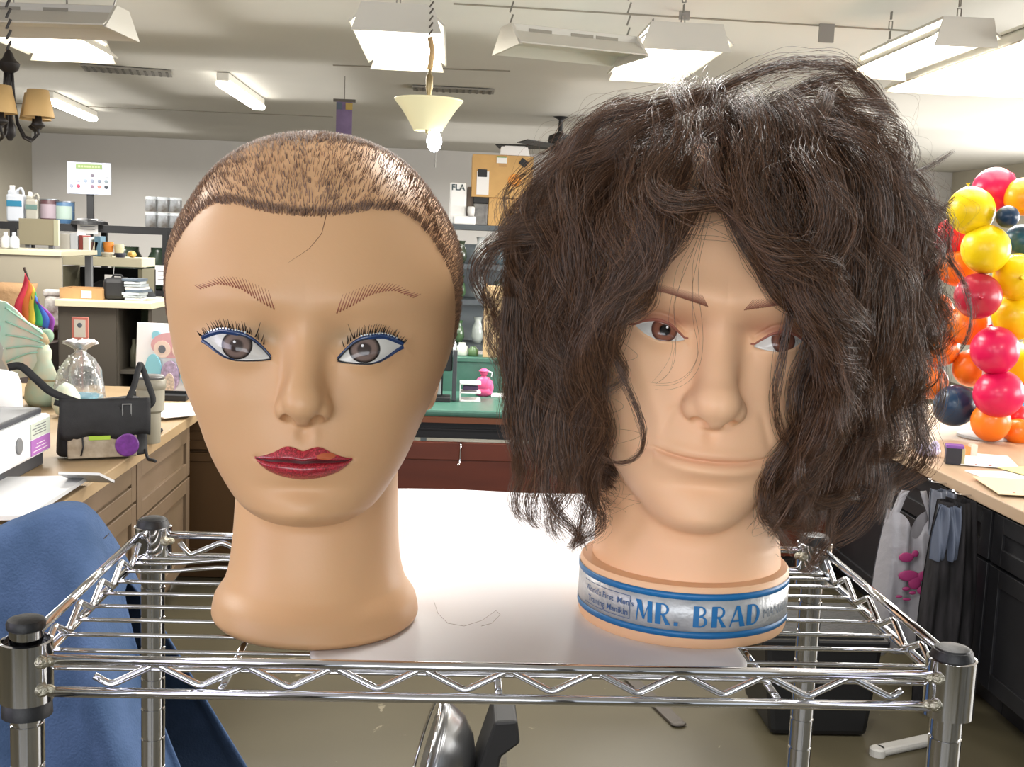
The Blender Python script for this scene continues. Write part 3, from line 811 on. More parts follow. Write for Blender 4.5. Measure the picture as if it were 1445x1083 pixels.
# locks that have a place of their own: (pixel track with depth behind the base point), strands, radius
def lp(px, py, dy):
    q = np.array(atY(px, py, HB[1] + dy)) - HB; return q/MS
hero = [
    ([(880, 300, -.075), (858, 400, -.085), (852, 480, -.088), (880, 540, -.092), (912, 588, -.096), (918, 628, -.096), (898, 657, -.092), (862, 664, -.085), (845, 640, -.08)], 46, .0017),
    ([(1000, 230, -.08), (985, 300, -.095), (950, 350, -.102), (915, 400, -.100), (885, 450, -.095), (868, 500, -.090), (850, 560, -.082)], 80, .0030),
    ([(975, 220, -.08), (950, 290, -.095), (905, 350, -.098), (870, 420, -.092), (850, 500, -.085), (845, 600, -.075), (850, 680, -.062), (825, 745, -.055)], 90, .0038),
    ([(1010, 220, -.08), (1022, 290, -.098), (1048, 345, -.105), (1080, 395, -.106), (1120, 440, -.100), (1165, 480, -.085), (1225, 520, -.065), (1280, 540, -.045)], 90, .0032),
    ([(1030, 210, -.08), (1062, 290, -.098), (1100, 350, -.100), (1140, 420, -.095), (1170, 500, -.085), (1150, 570, -.080), (1110, 620, -.082), (1080, 665, -.084), (1078, 705, -.082), (1100, 745, -.076), (1125, 790, -.070)], 90, .0038),
    ([(1120, 400, -.095), (1112, 470, -.097), (1098, 530, -.096), (1092, 585, -.095), (1110, 635, -.090), (1150, 665, -.080)], 40, .0020),
    ([(1160, 380, -.085), (1150, 480, -.088), (1125, 550, -.090), (1118, 620, -.086), (1160, 690, -.076), (1200, 730, -.064)], 90, .0040),
    ([(1000, 170, -.055), (1040, 225, -.075), (1090, 225, -.080), (1135, 180, -.070), (1175, 135, -.055), (1215, 125, -.04), (1245, 160, -.03)], 110, .0040),
    ([(1120, 130, -.03), (1180, 100, -.03), (1225, 110, -.03), (1250, 150, -.03), (1245, 190, -.03), (1215, 200, -.03)], 60, .0034),
    ([(1010, 130, -.045), (1070, 100, -.035), (1130, 85, -.03), (1190, 92, -.03), (1240, 130, -.02), (1262, 175, -.02)], 110, .0045),
    ([(1010, 135, -.05), (950, 140, -.045), (880, 155, -.04), (820, 185, -.03), (780, 230, -.03), (750, 290, -.03), (735, 350, -.03)], 110, .0050),
    ([(1000, 130, -.05), (930, 165, -.055), (860, 200, -.055), (800, 250, -.05), (770, 320, -.045), (720, 370, -.04)], 110, .0050),
    ([(800, 330, -.04), (745, 335, -.04), (700, 335, -.035), (672, 365, -.03), (668, 410, -.03), (685, 445, -.03), (712, 450, -.03)], 80, .0040),
    ([(790, 300, -.04), (740, 310, -.03), (700, 350, -.03), (680, 390, -.03), (690, 440, -.03)], 70, .0040),
    ([(1240, 330, -.02), (1300, 335, -.02), (1345, 368, -.02), (1372, 420, -.02), (1372, 470, -.02), (1345, 505, -.02)], 26, .0018),
    ([(1240, 430, -.03), (1290, 430, -.03), (1325, 470, -.03), (1338, 540, -.03), (1325, 600, -.03), (1285, 640, -.03), (1240, 650, -.03)], 34, .0022),
    ([(1230, 460, -.03), (1275, 490, -.03), (1305, 540, -.03), (1300, 590, -.03), (1310, 640, -.03)], 26, .0020),
    ([(1220, 240, -.03), (1270, 250, -.03), (1310, 238, -.03), (1348, 212, -.03)], 26, .0016),
    ([(1240, 270, -.03), (1290, 300, -.03), (1330, 300, -.03), (1350, 275, -.03)], 36, .0022),
    ([(1230, 300, -.03), (1290, 330, -.02), (1335, 340, -.02), (1345, 380, -.02)], 50, .0035),
    ([(1230, 620, -.04), (1250, 690, -.045), (1210, 740, -.05), (1150, 790, -.055), (1125, 800, -.055)], 80, .0045),
    ([(1180, 420, -.075), (1200, 500, -.08), (1185, 570, -.08), (1150, 620, -.08), (1130, 680, -.078), (1150, 730, -.07), (1135, 770, -.065)], 90, .0045),
    ([(1230, 460, -.06), (1255, 540, -.065), (1235, 610, -.065), (1200, 660, -.065), (1190, 720, -.06), (1160, 770, -.06)], 100, .0050),
    ([(1260, 420, -.04), (1295, 510, -.04), (1290, 590, -.045), (1310, 630, -.04), (1280, 690, -.045), (1240, 720, -.05)], 90, .0050),
    ([(1270, 520, -.02), (1300, 580, -.02), (1295, 640, -.02), (1260, 700, -.03), (1225, 735, -.04)], 80, .0050),
    ([(1140, 560, -.08), (1125, 610, -.088), (1085, 655, -.088), (1070, 695, -.086), (1090, 740, -.08), (1118, 785, -.072)], 60, .0030),
    ([(760, 520, -.03), (745, 590, -.035), (765, 650, -.035), (748, 700, -.035), (770, 745, -.04)], 110, .0060),
    ([(800, 540, -.045), (785, 610, -.05), (805, 670, -.05), (780, 720, -.045), (790, 765, -.045)], 110, .0058),
    ([(850, 520, -.065), (835, 600, -.065), (850, 660, -.062), (828, 715, -.055), (838, 755, -.05), (822, 785, -.05)], 90, .0042),
    ([(720, 420, -.02), (712, 500, -.02), (728, 560, -.02), (715, 620, -.025), (735, 680, -.03)], 100, .0060),
    ([(730, 480, -.02), (722, 560, -.02), (735, 630, -.02), (728, 690, -.025), (750, 740, -.03)], 90, .0050),
    ([(790, 560, -.04), (770, 640, -.045), (770, 700, -.045), (800, 745, -.05), (815, 780, -.05)], 90, .0045),
    ([(830, 560, -.06), (810, 640, -.06), (840, 700, -.06), (820, 750, -.055), (795, 775, -.05)], 80, .0040),
    ([(1000, 300, -.094), (965, 380, -.101), (948, 430, -.100), (958, 480, -.099), (950, 525, -.099), (915, 548, -.096)], 3, .0025),
    ([(1005, 290, -.094), (975, 400, -.101), (990, 470, -.103), (993, 520, -.105), (960, 548, -.103), (905, 540, -.096)], 3, .0030),
]
r5 = np.random.RandomState(21)
for pts, n, rad in hero:
    A = np.array([lp(*q) for q in pts]); t = np.linspace(0, 1, len(A)); T = np.linspace(0, 1, 60)
    G = np.stack([np.interp(T, t, A[:, i]) for i in range(3)], -1)
    for _ in range(3):
        Gs = G.copy(); w = 5
        for i in range(60):
            a_, b_ = max(0, i-w), min(60, i+w+1); m_ = min(i-a_, b_-1-i); Gs[i] = G[i-m_:i+m_+1].mean(0)
        G = Gs
    p_, r_ = strand_bundle([G], [59], n, rad, .0007 if n < 70 else .0062, .05 if n < 70 else .058, r5.randint(9999), k=34, frizz=.0007, jitter_len=.08); 
    PP.append(p_[:, :26] if False else p_); RR.append(r_)
# bring every bundle to one point count
def resamp(P, R, k=26):
    if P.shape[1] == k: return P, R
    t0 = np.linspace(0, 1, P.shape[1]); t1 = np.linspace(0, 1, k); j = np.clip(np.searchsorted(t0, t1) - 1, 0, len(t0)-2); f = ((t1 - t0[j])/(t0[j+1]-t0[j]))
    return P[:, j]*(1-f)[None, :, None] + P[:, j+1]*f[None, :, None], R[:, j]*(1-f)[None] + R[:, j+1]*f[None]
NH = len(hero)
rp = [resamp(p_, r_, 26) for p_, r_ in zip(PP, RR)]
# the parting stays open over the face: strands that fell across it are combed away
eye = (np.array([0, 0, 1.6]) - HB)/MS
oz = [.04, .07, .103, .123, .159, .1835, .1915, .2116, .2157, .2437, .2600, .268]
oL = np.interp
def opening(z): return (np.interp(z, [.04, .087, .1233, .1594, .1835, .2157, .2457, .2637, .270], [-.071, -.070, -.068, -.064, -.060, -.048, -.026, -.0145, -.010]),
                        np.interp(z, [.04, .07, .103, .123, .159, .1915, .2116, .2437, .2637, .270], [.040, .036, .026, .032, .047, .0415, .033, .0155, .000, -.006]))
rc = np.random.RandomState(5)
for i in range(len(rp) - NH):
    P_, R_ = rp[i]; d_ = P_ - eye; tt_ = (-.09 - eye[1])/d_[..., 1]; X = eye[0] + d_[..., 0]*tt_; Z = eye[2] + d_[..., 2]*tt_
    Lx, Rx = opening(Z); ins = (X > Lx) & (X < Rx) & (Z < .266) & (Z > .045) & (P_[..., 1] < -.02)
    bad = ins.sum(1) >= 1; bad &= rc.rand(len(bad)) < .992
    rp[i] = (P_[~bad], R_[~bad])
P = np.concatenate([q[0] for q in rp]); Rr = np.concatenate([q[1] for q in rp])
# push anything out of the skull
d = malf.F(P.reshape(-1, 3)).reshape(P.shape[:2]); e = P - SK; en = e/np.linalg.norm(e, axis=2, keepdims=True)
msk = (np.arange(26) > 1)[None, :]
P = P + en*(np.clip(.0012 - d, 0, .05)*msk)[..., None]
hair_curves('curly_hair', P*MS, Rr*MS, hair_mat('dark_brown_hair', '#46302a' if False else '#2f1d14', .28, .5, .6, tip='#7c5940'), mal)
# ============================================================ chrome wire shelf
chrome = mat('chrome', '#dfe0e4', 0.07, metal=1.0)
chrome2 = mat('worn_chrome_weld', '#b9b4a2', 0.35, metal=1.0, bump=.4, bscale=400)
blackp = mat('black_plastic_cap', '#131315', 0.5, bump=.05, bscale=300)
PX = {'FL': (-.236, .637), 'FR': (.3052, .637), 'BL': (-.232, .897), 'BR': (.3052, .897)}
ZT, ZB, ZD = 1.3565, 1.3380, 1.3425
rack = thing('wire_shelf_rack', 'chrome wire shelving rack with black-capped posts carrying the two mannequin heads', 'shelf rack', (0.035, .767, 0))
def rk(mb_, name, m, **k):
    o = mb_.obj(name, m, rack, **k); o.location = (-0.035, -.767, 0); return o
for key, (x, y) in PX.items():
    ztop = 1.3665 if key != 'FL' else 1.3725
    b = MB(); prof = [(.0094, .02)]
    for k in range(1, 53):
        z = .02 + .0254*k
        if z > ztop - .004: break
        prof += [(.0094, z-.0011), (.00845, z-.0007), (.00845, z+.0007), (.0094, z+.0011)]
    prof += [(.0094, ztop - .0005)]
    b.lathe(prof, (x, y, 0), n=32); rk(b, 'post', chrome, smooth=False, autosm=True)
    b = MB(); b.lathe([(.0092, ztop-.002), (.0106, ztop-.001), (.0108, ztop+.0018), (.0098, ztop+.0040), (.0070, ztop+.0050)], (x, y, 0), n=32)
    rk(b, 'post_cap', blackp, autosm=True)
    # outer sleeve that the shelf wires are welded to, on a black split collar
    b = MB(); r0, r1 = .0131, .0145
    b.lathe([(r0, 1.3290), (r1, 1.3290), (r1, 1.3640), (r0, 1.3645), (r0, 1.3290)], (x, y, 0), n=48, cap=False)
    rk(b, 'corner_sleeve', chrome, autosm=True)
    b = MB()
    zc = (1.3200, 1.3600) if key == 'FL' else (1.3310, 1.3695)
    b.lathe([(.0096, zc[0]), (.0139 if key == 'FL' else .0128, zc[0]), (.0136 if key == 'FL' else .0128, 1.3292), (.0129, 1.3300), (.0127, zc[1]-.004 if key != 'FL' else 1.3600), (.0112, zc[1]), (.0096, zc[1])], (x, y, 0), n=32)
    rk(b, 'collar', blackp, autosm=True)
    b = MB()
    for zz in (ZT-.002, ZB+.000):
        sx = 1 if 'L' in key else -1; sy = -1 if 'F' in key else 1
        b.ball((x + sx*.0115, y + sy*.0085*(1 if sy < 0 else -1) if False else y - .0095, zz), (.0046, .0032, .0038), 12)
        b.ball((x + sx*.0150, y - .0078, zz), (.0042, .0026, .0030), 12)
    rk(b, 'weld_bead', chrome2, smooth=True)
def rail(name, a, b_, z, r=.0029):
    m_ = MB(); m_.tube([(a[0], a[1], z), (b_[0], b_[1], z)], r, 14); rk(m_, name, chrome, smooth=True)
def zig(name, P, r=.0021):
    # rounded bends
    Q = [Vector(P[0])]
    for i in range(1, len(P)-1):
        p = Vector(P[i]); a = Vector(P[i-1]); c = Vector(P[i+1]); u = (a-p).normalized()*.0035; w = (c-p).normalized()*.0035
        for t in (0, .25, .5, .75, 1): Q.append((p+u)*(1-t)**2 + p*2*t*(1-t) + (p+w)*t*t)
    Q.append(Vector(P[-1])); m_ = MB(); m_.tube(Q, r, 10); rk(m_, name, chrome, smooth=True)
yf = .637 - .006; xl, xr = -.236, .3052
rail('front_rail', (xl+.0145, yf), (xr-.0145, yf), ZT-.0015, .0030); rail('front_rail', (xl+.0145, yf), (xr-.0145, yf), ZB-.002, .0030)
P = []; x = xl + .0395; up = False
xs = [-.194, -.181]; k = 0; pts = [(-.1975, ZB+.0062), (-.188, ZB+.001)]
x = -.188; hi = True
while x + .0255 < xr - .03:
    x += .0254; pts.append((x, ZT-.0045 if hi else ZB+.001)); hi = not hi
pts.append((x + .0065, (ZB+.0062) if hi else ZT-.008))
zig('zigzag_wire', [(a, yf+.0042, z) for a, z in pts])
yb = .897; rail('back_rail', (xl+.0145, yb), (xr-.0145, yb), ZT+.001); rail('back_rail', (xl+.0145, yb), (xr-.0145, yb), ZB+.002)
pts = []; x = xl + .034; hi = False; pts.append((x-.008, ZT-.004)); pts.append((x, ZB+.004)); hi = True
while x + .0255 < xr - .03:
    x += .0254; pts.append((x, ZT-.003 if hi else ZB+.004)); hi = not hi
zig('zigzag_wire', [(a, yb-.004, z) for a, z in pts])
for sx, x0 in ((-1, xl-.0045), (1, xr+.0065)):
    for zz in (ZT+.0020, ZB+.0020): rail('side_rail', (x0, .637+.010), (x0, yb-.008), zz)
    pts = []; y = .637 + .026; hi = True; pts.append((y-.010, ZT-.003)); hi = False
    while y < yb - .02:
        pts.append((y, ZT-.0015 if hi else ZB+.0050)); hi = not hi; y += .0235 if hi else .0235
    zig('zigzag_wire', [(x0 - sx*.0035, yy, z) for yy, z in pts], .0022)
# deck wires, running left to right; two of them bent at the back
DY = [.6508, .6790, .7070, .7350, .7630, .7910, .8190, .8450, .8660, .8800]
for i, y in enumerate(DY):
    n = 40; pts = []
    for k in range(n+1):
        t = k/n; x = xl - .003 + (xr - xl + .006)*t; z = ZD; yy = y
        if i in (7, 8) : z += .0045*math.exp(-((x+.165)/.03)**2); 
        if i == 7: z -= .002*math.exp(-((x+.115)/.02)**2)
        pts.append((x, yy, z))
    m_ = MB(); m_.tube(pts, .0015, 8); rk(m_, 'deck_wire', chrome, smooth=True)
for x in (-.125, .035, .20):
    m_ = MB(); m_.tube([(x, .633, ZD-.0042), (x, .895, ZD-.0042)], .0022, 8); rk(m_, 'cross_wire', chrome, smooth=True)
# lower shelf frames are below the picture; posts run to the floor on feet
for key, (x, y) in PX.items():
    b = MB(); b.lathe([(.014, 0.0), (.016, .004), (.012, .016), (.0094, .022)], (x, y, 0), n=24); rk(b, 'foot', blackp, autosm=True)

# ------------------------------------------------------------ white sheet liner lying on the wires, curling up at the back
def liner():
    b = MB(); P = []
    nx, ny = 60, 70
    for j in range(ny+1):
        v = j/ny; y = .648 + v*.30
        row = []
        for i in range(nx+1):
            u = i/nx; x0 = -.080; x1 = .192
            x = x0 + (x1-x0)*u
            # rounded front corners
            c = .022; dx = min(x-x0, x1-x); yy = y
            z = ZD + .0021 + .040*smoothstep(.845, .955, np.array(y)).item()*1.0 + .004*smoothstep(.78, .90, np.array(y)).item()
            z += .0007*math.sin(x*40+y*15)*smoothstep(.72, .80, np.array(y)).item()
            row.append((x, yy, z))
        P.append(row)
    # pull front corners round
    for j, row in enumerate(P):
        for i, (x, y, z) in enumerate(row):
            t = max(0, 1-(y-.648)/.030); 
            ins = .030*(1-math.sqrt(max(0, 1-t*t)))
            u = i/nx; row[i] = (x + ins*(1-u) - ins*u, y, z)
    b.grid(P); o = b.obj('shelf_liner', mat('white_plastic_sheet', '#e6e5e8', .38, spec=.5), None, smooth=True, thick=.0012)
    return tagobj(o, 'white plastic liner sheet lying on the wire shelf under the two heads', 'shelf liner')
liner()
b = MB(); q = [atZ(x, y, ZD+.0042) for x, y in ((612, 848), (618, 866), (632, 880), (655, 884), (680, 876), (700, 862), (706, 868), (694, 880), (672, 886))]
q2 = []
for i in range(len(q)-1):
    for f_ in (0, .34, .67): q2.append(q[i].lerp(q[i+1], f_))
b.tube(q2, .00013, 5)
tagobj(b.obj('loose_hair', mat('stray_hair_brown', '#5a3a28', .4), smooth=True), 'single fallen dark hair lying on the white liner between the heads', 'hair')

# ------------------------------------------------------------ printed band round the male head's collar
def arcgrid(xa, xb, za, zb, off, n=None):
    """patch on the collar: arc length x from the front centre, height z"""
    n = n or max(2, int(abs(xb-xa)/.0015)); R = rb + off; P = []
    for i in range(n+1):
        a = (xa+(xb-xa)*i/n)/rb + BA
        P.append([(.004*MS + R*math.sin(a), -R*math.cos(a), z) for z in (za, zb)])
    return P
BA = math.radians(0)
zb0, zb1 = .0080, .0375
band = MB(); band.grid(arcgrid(-.128, .085, zb0, zb1, .0005, 120))
foil = mat('silver_foil_band', '#c9cacb', .38, metal=.35, bump=.10, bscale=250, col2='#b3b6b8', vscale=60)
bo = band.obj('label_band', foil, mal, smooth=True, thick=.0003)
b = MB(); b.grid(arcgrid(-.128, .085, zb0, zb0+.0043, .0009, 120)); b.grid(arcgrid(-.128, .085, zb1-.0043, zb1, .0009, 120))
blue_m = mat('cyan_blue_print', '#0b6aa6', .4, spec=.6)
b.obj('blue_stripe', blue_m, bo, smooth=True, thick=.0002)
# fat one-sided display letters: thick left stem, thin right strokes
def glyph(ch):
    """list of polygons (as quad strips) in a 1-high cell; returns (strips, width)"""
    S_ = []
    def bar(x0, y0, x1, y1, w0, w1=None):
        w1 = w1 or w0; n = 8; S_.append([[(x0+(x1-x0)*i/n - (w0+(w1-w0)*i/n)/2, y0+(y1-y0)*i/n), (x0+(x1-x0)*i/n + (w0+(w1-w0)*i/n)/2, y0+(y1-y0)*i/n)] for i in range(n+1)])
    def bowl(cx, cy, rx, ry, a0, a1, t0, t1):
        n = 18; st = []
        for i in range(n+1):
            f = i/n; a = math.radians(a0+(a1-a0)*f); t = t0 + (t1-t0)*math.sin(PI*f)
            st.append([(cx + (rx-t)*math.cos(a), cy + (ry-min(t, .07))*math.sin(a)), (cx + rx*math.cos(a), cy + ry*math.sin(a))])
        S_.append(st)
    if ch == 'M': bar(.09, 0, .17, 1, .06); bar(.17, 1, .47, .12, .30, .10); bar(.47, .12, .74, 1, .05); bar(.80, 0, .76, 1, .24); return S_, .98
    if ch == 'R': bar(.15, 0, .15, 1, .28); bowl(.34, .72, .34, .28, 90, -90, .08, .13); bar(.22, .97, .36, .97, .02); bar(.38, .46, .66, 0, .14, .24); S_.append([[(.25, .93), (.25, 1)], [(.36, .93), (.36, 1)]]); S_.append([[(.25, .44), (.25, .51)], [(.38, .44), (.38, .51)]]); return S_, .86
    if ch == 'B': bar(.15, 0, .15, 1, .28); bowl(.34, .75, .28, .25, 90, -90, .08, .12); bowl(.34, .27, .36, .27, 90, -90, .08, .15); S_.append([[(.25, .93), (.25, 1)], [(.36, .93), (.36, 1)]]); S_.append([[(.25, 0), (.25, .07)], [(.36, 0), (.36, .07)]]); S_.append([[(.25, .48), (.25, .54)], [(.36, .48), (.36, .54)]]); return S_, .84
    if ch == 'D': bar(.15, 0, .15, 1, .28); bowl(.32, .5, .50, .5, 90, -90, .08, .20); S_.append([[(.25, .93), (.25, 1)], [(.34, .93), (.34, 1)]]); S_.append([[(.25, 0), (.25, .07)], [(.34, 0), (.34, .07)]]); return S_, .92
    if ch == 'A': bar(.04, 0, .42, 1, .06, .10); bar(.74, 0, .46, 1, .30, .16); S_.append([[(.14, .24), (.14, .31)], [(.66, .24), (.66, .31)]]); return S_, .92
    if ch == '.': bar(.12, 0, .12, .18, .20); return S_, .36
    return S_, .45
def word(txt, xa, h, z0, mb_, off=.0011, sx=1.0):
    x = xa; R = rb + off
    for ch in txt:
        st, w = glyph(ch)
        for s_ in st:
            mb_.grid([[(.004*MS + R*math.sin((x+u*h*sx)/rb+BA), -R*math.cos((x+u*h*sx)/rb+BA), z0+v*h) for u, v in r_] for r_ in s_])
        x += (w+.06)*h*sx
    return x
b = MB(); xx = word('MR. BRAD', -.0452, .0140, zb0+.0075, b, sx=.93)
b.obj('brand_lettering', blue_m, bo, thick=.00015)
def smalltext(txt, size, xa, z0, m, name, parent, bold=.0, off=.0011):
    cu = bpy.data.curves.new(name, 'FONT'); cu.body = txt; cu.size = size; cu.offset = bold; cu.resolution_u = 3
    to = bpy.data.objects.new(name, cu); COL.objects.link(to); dg = bpy.context.evaluated_depsgraph_get(); me = bpy.data.meshes.new_from_object(to.evaluated_get(dg))
    bpy.data.objects.remove(to); R = rb + off
    for v in me.vertices:
        a = (xa + v.co.x)/rb + BA; z = z0 + v.co.y; v.co = (.004*MS + R*math.sin(a), -R*math.cos(a), z)
    me.materials.clear(); me.materials.append(m); o = bpy.data.objects.new(name, me); COL.objects.link(o); o.parent = parent
    return o
navy = mat('navy_print', '#3b5a86', .4)
smalltext("World's First  Men's", .0056, -.0925, zb0+.0158, navy, 'small_print', bo, .00006)
smalltext("Training Manikin", .0058, -.0890, zb0+.0090, navy, 'small_print', bo, .00006)
smalltext("MANIKIN", .0085, xx+.001, zb0+.0105, mat('pale_print', '#6f7a86', .4), 'pale_print', bo, .0)
b = MB()
for (xa, xb2, za, zz) in ((-.0945, -.0490, zb0+.0068, zb0+.0072), (-.0945, -.0490, zb0+.0222, zb0+.0226), (-.0494, -.0490, zb0+.0068, zb0+.0226)):
    b.grid(arcgrid(xa, xb2, za, zz, .0010))
b.obj('print_border', navy, bo)
# ============================================================ the room
def struct(o):
    o['kind'] = 'structure'; return o
def slab(name, lo, hi, m):
    b = MB(); c = [(lo[i]+hi[i])/2 for i in range(3)]; b.box((0, 0, 0), [hi[i]-lo[i] for i in range(3)]); o = b.obj(name, m); o.location = c; return struct(o)
CEIL = 2.75; YB = 15.0; XL = -5.4; XR = 6.6
def floor_mat():
    m = mat('sealed_concrete', '#554f3d', .42, spec=.4, col2='#474130', vscale=.9)
    nt = m.node_tree; b = nt.nodes['Principled BSDF']; src = b.inputs['Base Color'].links[0].from_socket
    tc = nt.nodes.new('ShaderNodeTexCoord'); n = nt.nodes.new('ShaderNodeTexNoise'); n.inputs['Scale'].default_value = 4.5; n.inputs['Detail'].default_value = 9; n.inputs['Roughness'].default_value = .62; n.inputs['Distortion'].default_value = 1.2
    nt.links.new(tc.outputs['Object'], n.inputs['Vector'])
    mr = nt.nodes.new('ShaderNodeMapRange'); mr.inputs[1].default_value = .655; mr.inputs[2].default_value = .675; nt.links.new(n.outputs[0], mr.inputs[0])
    k = nt.nodes.new('ShaderNodeMix'); k.data_type = 'RGBA'; nt.links.new(mr.outputs[0], k.inputs[0]); nt.links.new(src, k.inputs[6]); k.inputs[7].default_value = srgb('#857d69')
    nt.links.new(k.outputs[2], b.inputs['Base Color']); return m
slab('floor', (XL, -4, -.1), (XR, YB, 0), floor_mat())
slab('ceiling', (XL, -4, CEIL), (XR, YB, CEIL+.1), mat('ceiling_paint', '#cfccc4', .8, var=.03, vscale=.8))
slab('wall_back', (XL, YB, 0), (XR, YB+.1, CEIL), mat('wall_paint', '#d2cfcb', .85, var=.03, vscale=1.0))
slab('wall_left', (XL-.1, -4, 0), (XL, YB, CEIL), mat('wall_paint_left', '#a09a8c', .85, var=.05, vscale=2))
# right wall carries the bright shop windows
wy = [(1.0, 4.2), (4.8, 8.0), (8.6, 11.8)]
wp = mat('wall_paint_right', '#d8d2c2', .85)
b = MB(); edges = [-1.0] + [v for w in wy for v in w] + [YB]
for i in range(0, len(edges), 2): b.box((XR+.05, (edges[i]+edges[i+1])/2, CEIL/2), (.1, edges[i+1]-edges[i], CEIL))
for (a, c) in wy:
    b.box((XR+.05, (a+c)/2, .45), (.1, c-a, .9)); b.box((XR+.05, (a+c)/2, 2.575), (.1, c-a, .35))
struct(b.obj('wall_right', wp))
gl = mat('window_glass', '#ffffff', .02, trans=1.0)
for i, (a, c) in enumerate(wy):
    b = MB()
    for yy in (a+.03, (a+c)/2, c-.03): b.box((XR+.03, yy, 1.65), (.06, .06, 1.5))
    for zz in (.93, 2.37): b.box((XR+.03, (a+c)/2, zz), (.06, c-a, .06))
    o = struct(b.obj('window_%d' % (i+1), mat('window_frame_white', '#e8e6e0', .5)))
    g = MB(); g.box((XR+.03, (a+c)/2, 1.65), (.006, c-a-.08, 1.42)); g.obj('pane', gl, o)
# unseen shop front added behind the camera: dark mullions streak the chrome
b = MB(); b.box((.6, -4.05, .25), (12, .1, .5)); b.box((.6, -4.05, 2.62), (12, .1, .28))
for x, w in ((-5.0, .9), (-2.55, .35), (-.25, .16), (1.9, .5), (4.2, .2), (6.2, .9)): b.box((x, -4.05, 1.4), (w, .1, 2.6))
struct(b.obj('wall_front_added', mat('front_wall_dark', '#4a4640', .8)))
# ceiling drywall seams and the thin conduit line
b = MB()
for (p, q) in (((640, 5), (1445, 53)), ((0, 145), (470, 165)), ((470, 92), (720, 100))):
    A = atZ(p[0], p[1], CEIL-.002); B = atZ(q[0], q[1], CEIL-.002); b.tube([A, B], .006, 6)
struct(b.obj('trim_1', mat('ceiling_seam', '#8f897c', .8)))
# expansion joint in the floor
b = MB(); A = atZ(705, 1083, .001); B = atZ(700, 905, .001); b.box(((A.x+B.x)/2, (A.y+B.y)/2 , .0012), (.018, B.y-A.y+.6, .002)); struct(b.obj('trim_2', mat('floor_joint', '#4a4538', .7, var=.3, vscale=60)))
b = MB(); b.box(((XL+XR)/2, YB-.01, .05), (XR-XL, .02, .1)); struct(b.obj('baseboard_back', mat('baseboard_dark', '#3a3632', .6)))

# ============================================================ lamps on the ceiling
glow = mat('lit_diffuser', '#ffffff', .5, emit='#fff6e2', estr=7.0)
tubeglow = mat('lit_tube', '#ffffff', .5, emit='#fffaf0', estr=11.0)
whitem = mat('white_enamel', '#d9d6cc', .45)
greym = mat('grey_enamel', '#b5b6b8', .5)
def troffer(name, label, c, sx, sy, drop, rotz=0., group=None):
    t = thing(name, label, 'ceiling light', c, rotz, group)
    b = MB(); h = .11
    # open pan: top plate and flared sides
    b.box((0, 0, h), (sx*.8, sy, .012))
    for s_ in (-1, 1):
        R_ = Matrix.Rotation(s_*math.radians(40), 3, 'Y'); b.box((s_*sx*.445, 0, h*.55), (sx*.14+.03, sy, .008), rot=R_)
        b.prism([(-sx*.5, 0), (sx*.5, 0), (sx*.4, h), (-sx*.4, h)], s_*sy/2-.004, s_*sy/2+.004, 'y')
    b.obj('housing', whitem, t)
    for k in (-.25, .25):
        b = MB(); b.tube([(sx*k, -sy*.47, h*.45), (sx*k, sy*.47, h*.45)], .019, 12); b.obj('fluorescent_tube', tubeglow, t, smooth=True)
    b = MB(); b.box((0, 0, h*.30), (sx*.86, sy*.97, .004)); b.obj('diffuser', glow, t)
    for k in (-.4, .4):
        b = MB(); L = drop
        for j in range(max(1, int(L/.045))):
            z = h + .02 + j*.045; b.tube([(0, sy*k-.008, z), (0, sy*k-.008, z+.036), (0, sy*k+.008, z+.036), (0, sy*k+.008, z), (0, sy*k-.008, z)] if j % 2 else [(-.008, sy*k, z), (-.008, sy*k, z+.036), (.008, sy*k, z+.036), (.008, sy*k, z), (-.008, sy*k, z)], .003, 5)
        b.obj('chain', mat('zinc_chain', '#8d8b85', .35, metal=.9), t)
    return t
ZL = 2.45
def span(p, q, z): return atZ(p[0], p[1], z), atZ(q[0], q[1], z)
# lit troffers: corners read near and far edge
def troff(name, label, n0, n1, f0, f1, z, **k):
    a, b_ = span(n0, n1, z); c, d = span(f0, f1, z)
    cx = (a.x+b_.x+c.x+d.x)/4; y0 = (a.y+b_.y)/2; y1 = (c.y+d.y)/2; w = ((b_.x-a.x)+(d.x-c.x))/2
    return troffer(name, label, (cx, (y0+y1)/2, z), w, abs(y1-y0), CEIL-z-.11, **k)
troff('fluorescent_light', 'lit fluorescent ceiling light above the white pendant lamp', (502, 42), (626, 48), (517, 97), (624, 103), ZL)
troff('fluorescent_light', 'lit fluorescent ceiling light behind the top of the curly hair', (886, 68), (1012, 72), (872, 116), (985, 118), ZL)
troff('fluorescent_light', 'lit fluorescent ceiling light behind the chandelier', (-60, 45), (75, 40), (48, 84), (158, 92), ZL)
troff('fluorescent_light', 'broad glaring fluorescent ceiling light above the balloons', (1440, 60), (1700, 80), (1262, 130), (1445, 140), ZL)
troff('fluorescent_light', 'glaring fluorescent light low over the curly hair by the right wall', (1275, 62), (1370, 66), (1240, 112), (1310, 116), ZL)
def strip(name, label, p, q, z, lit=True, w=.10):
    A, B = span(p, q, z); L = (B-A).length; c = (A+B)/2; t = thing(name, label, 'ceiling light', c, math.atan2(B.y-A.y, B.x-A.x))
    b = MB(); b.box((0, 0, .045), (L, w*.9, .06), bev=.006); b.obj('housing', whitem, t)
    if lit:
        b = MB(); b.box((0, 0, 0), (L*.98, w*1.1, .05), bev=.02); b.obj('diffuser', tubeglow, t, smooth=True)
    return t
strip('strip_light', 'short lit strip light on the ceiling above the cropped head', (314, 117), (366, 152), CEIL-.08)
strip('strip_light', 'lit strip light on the ceiling beside the chandelier shade', (68, 141), (131, 168), CEIL-.08)
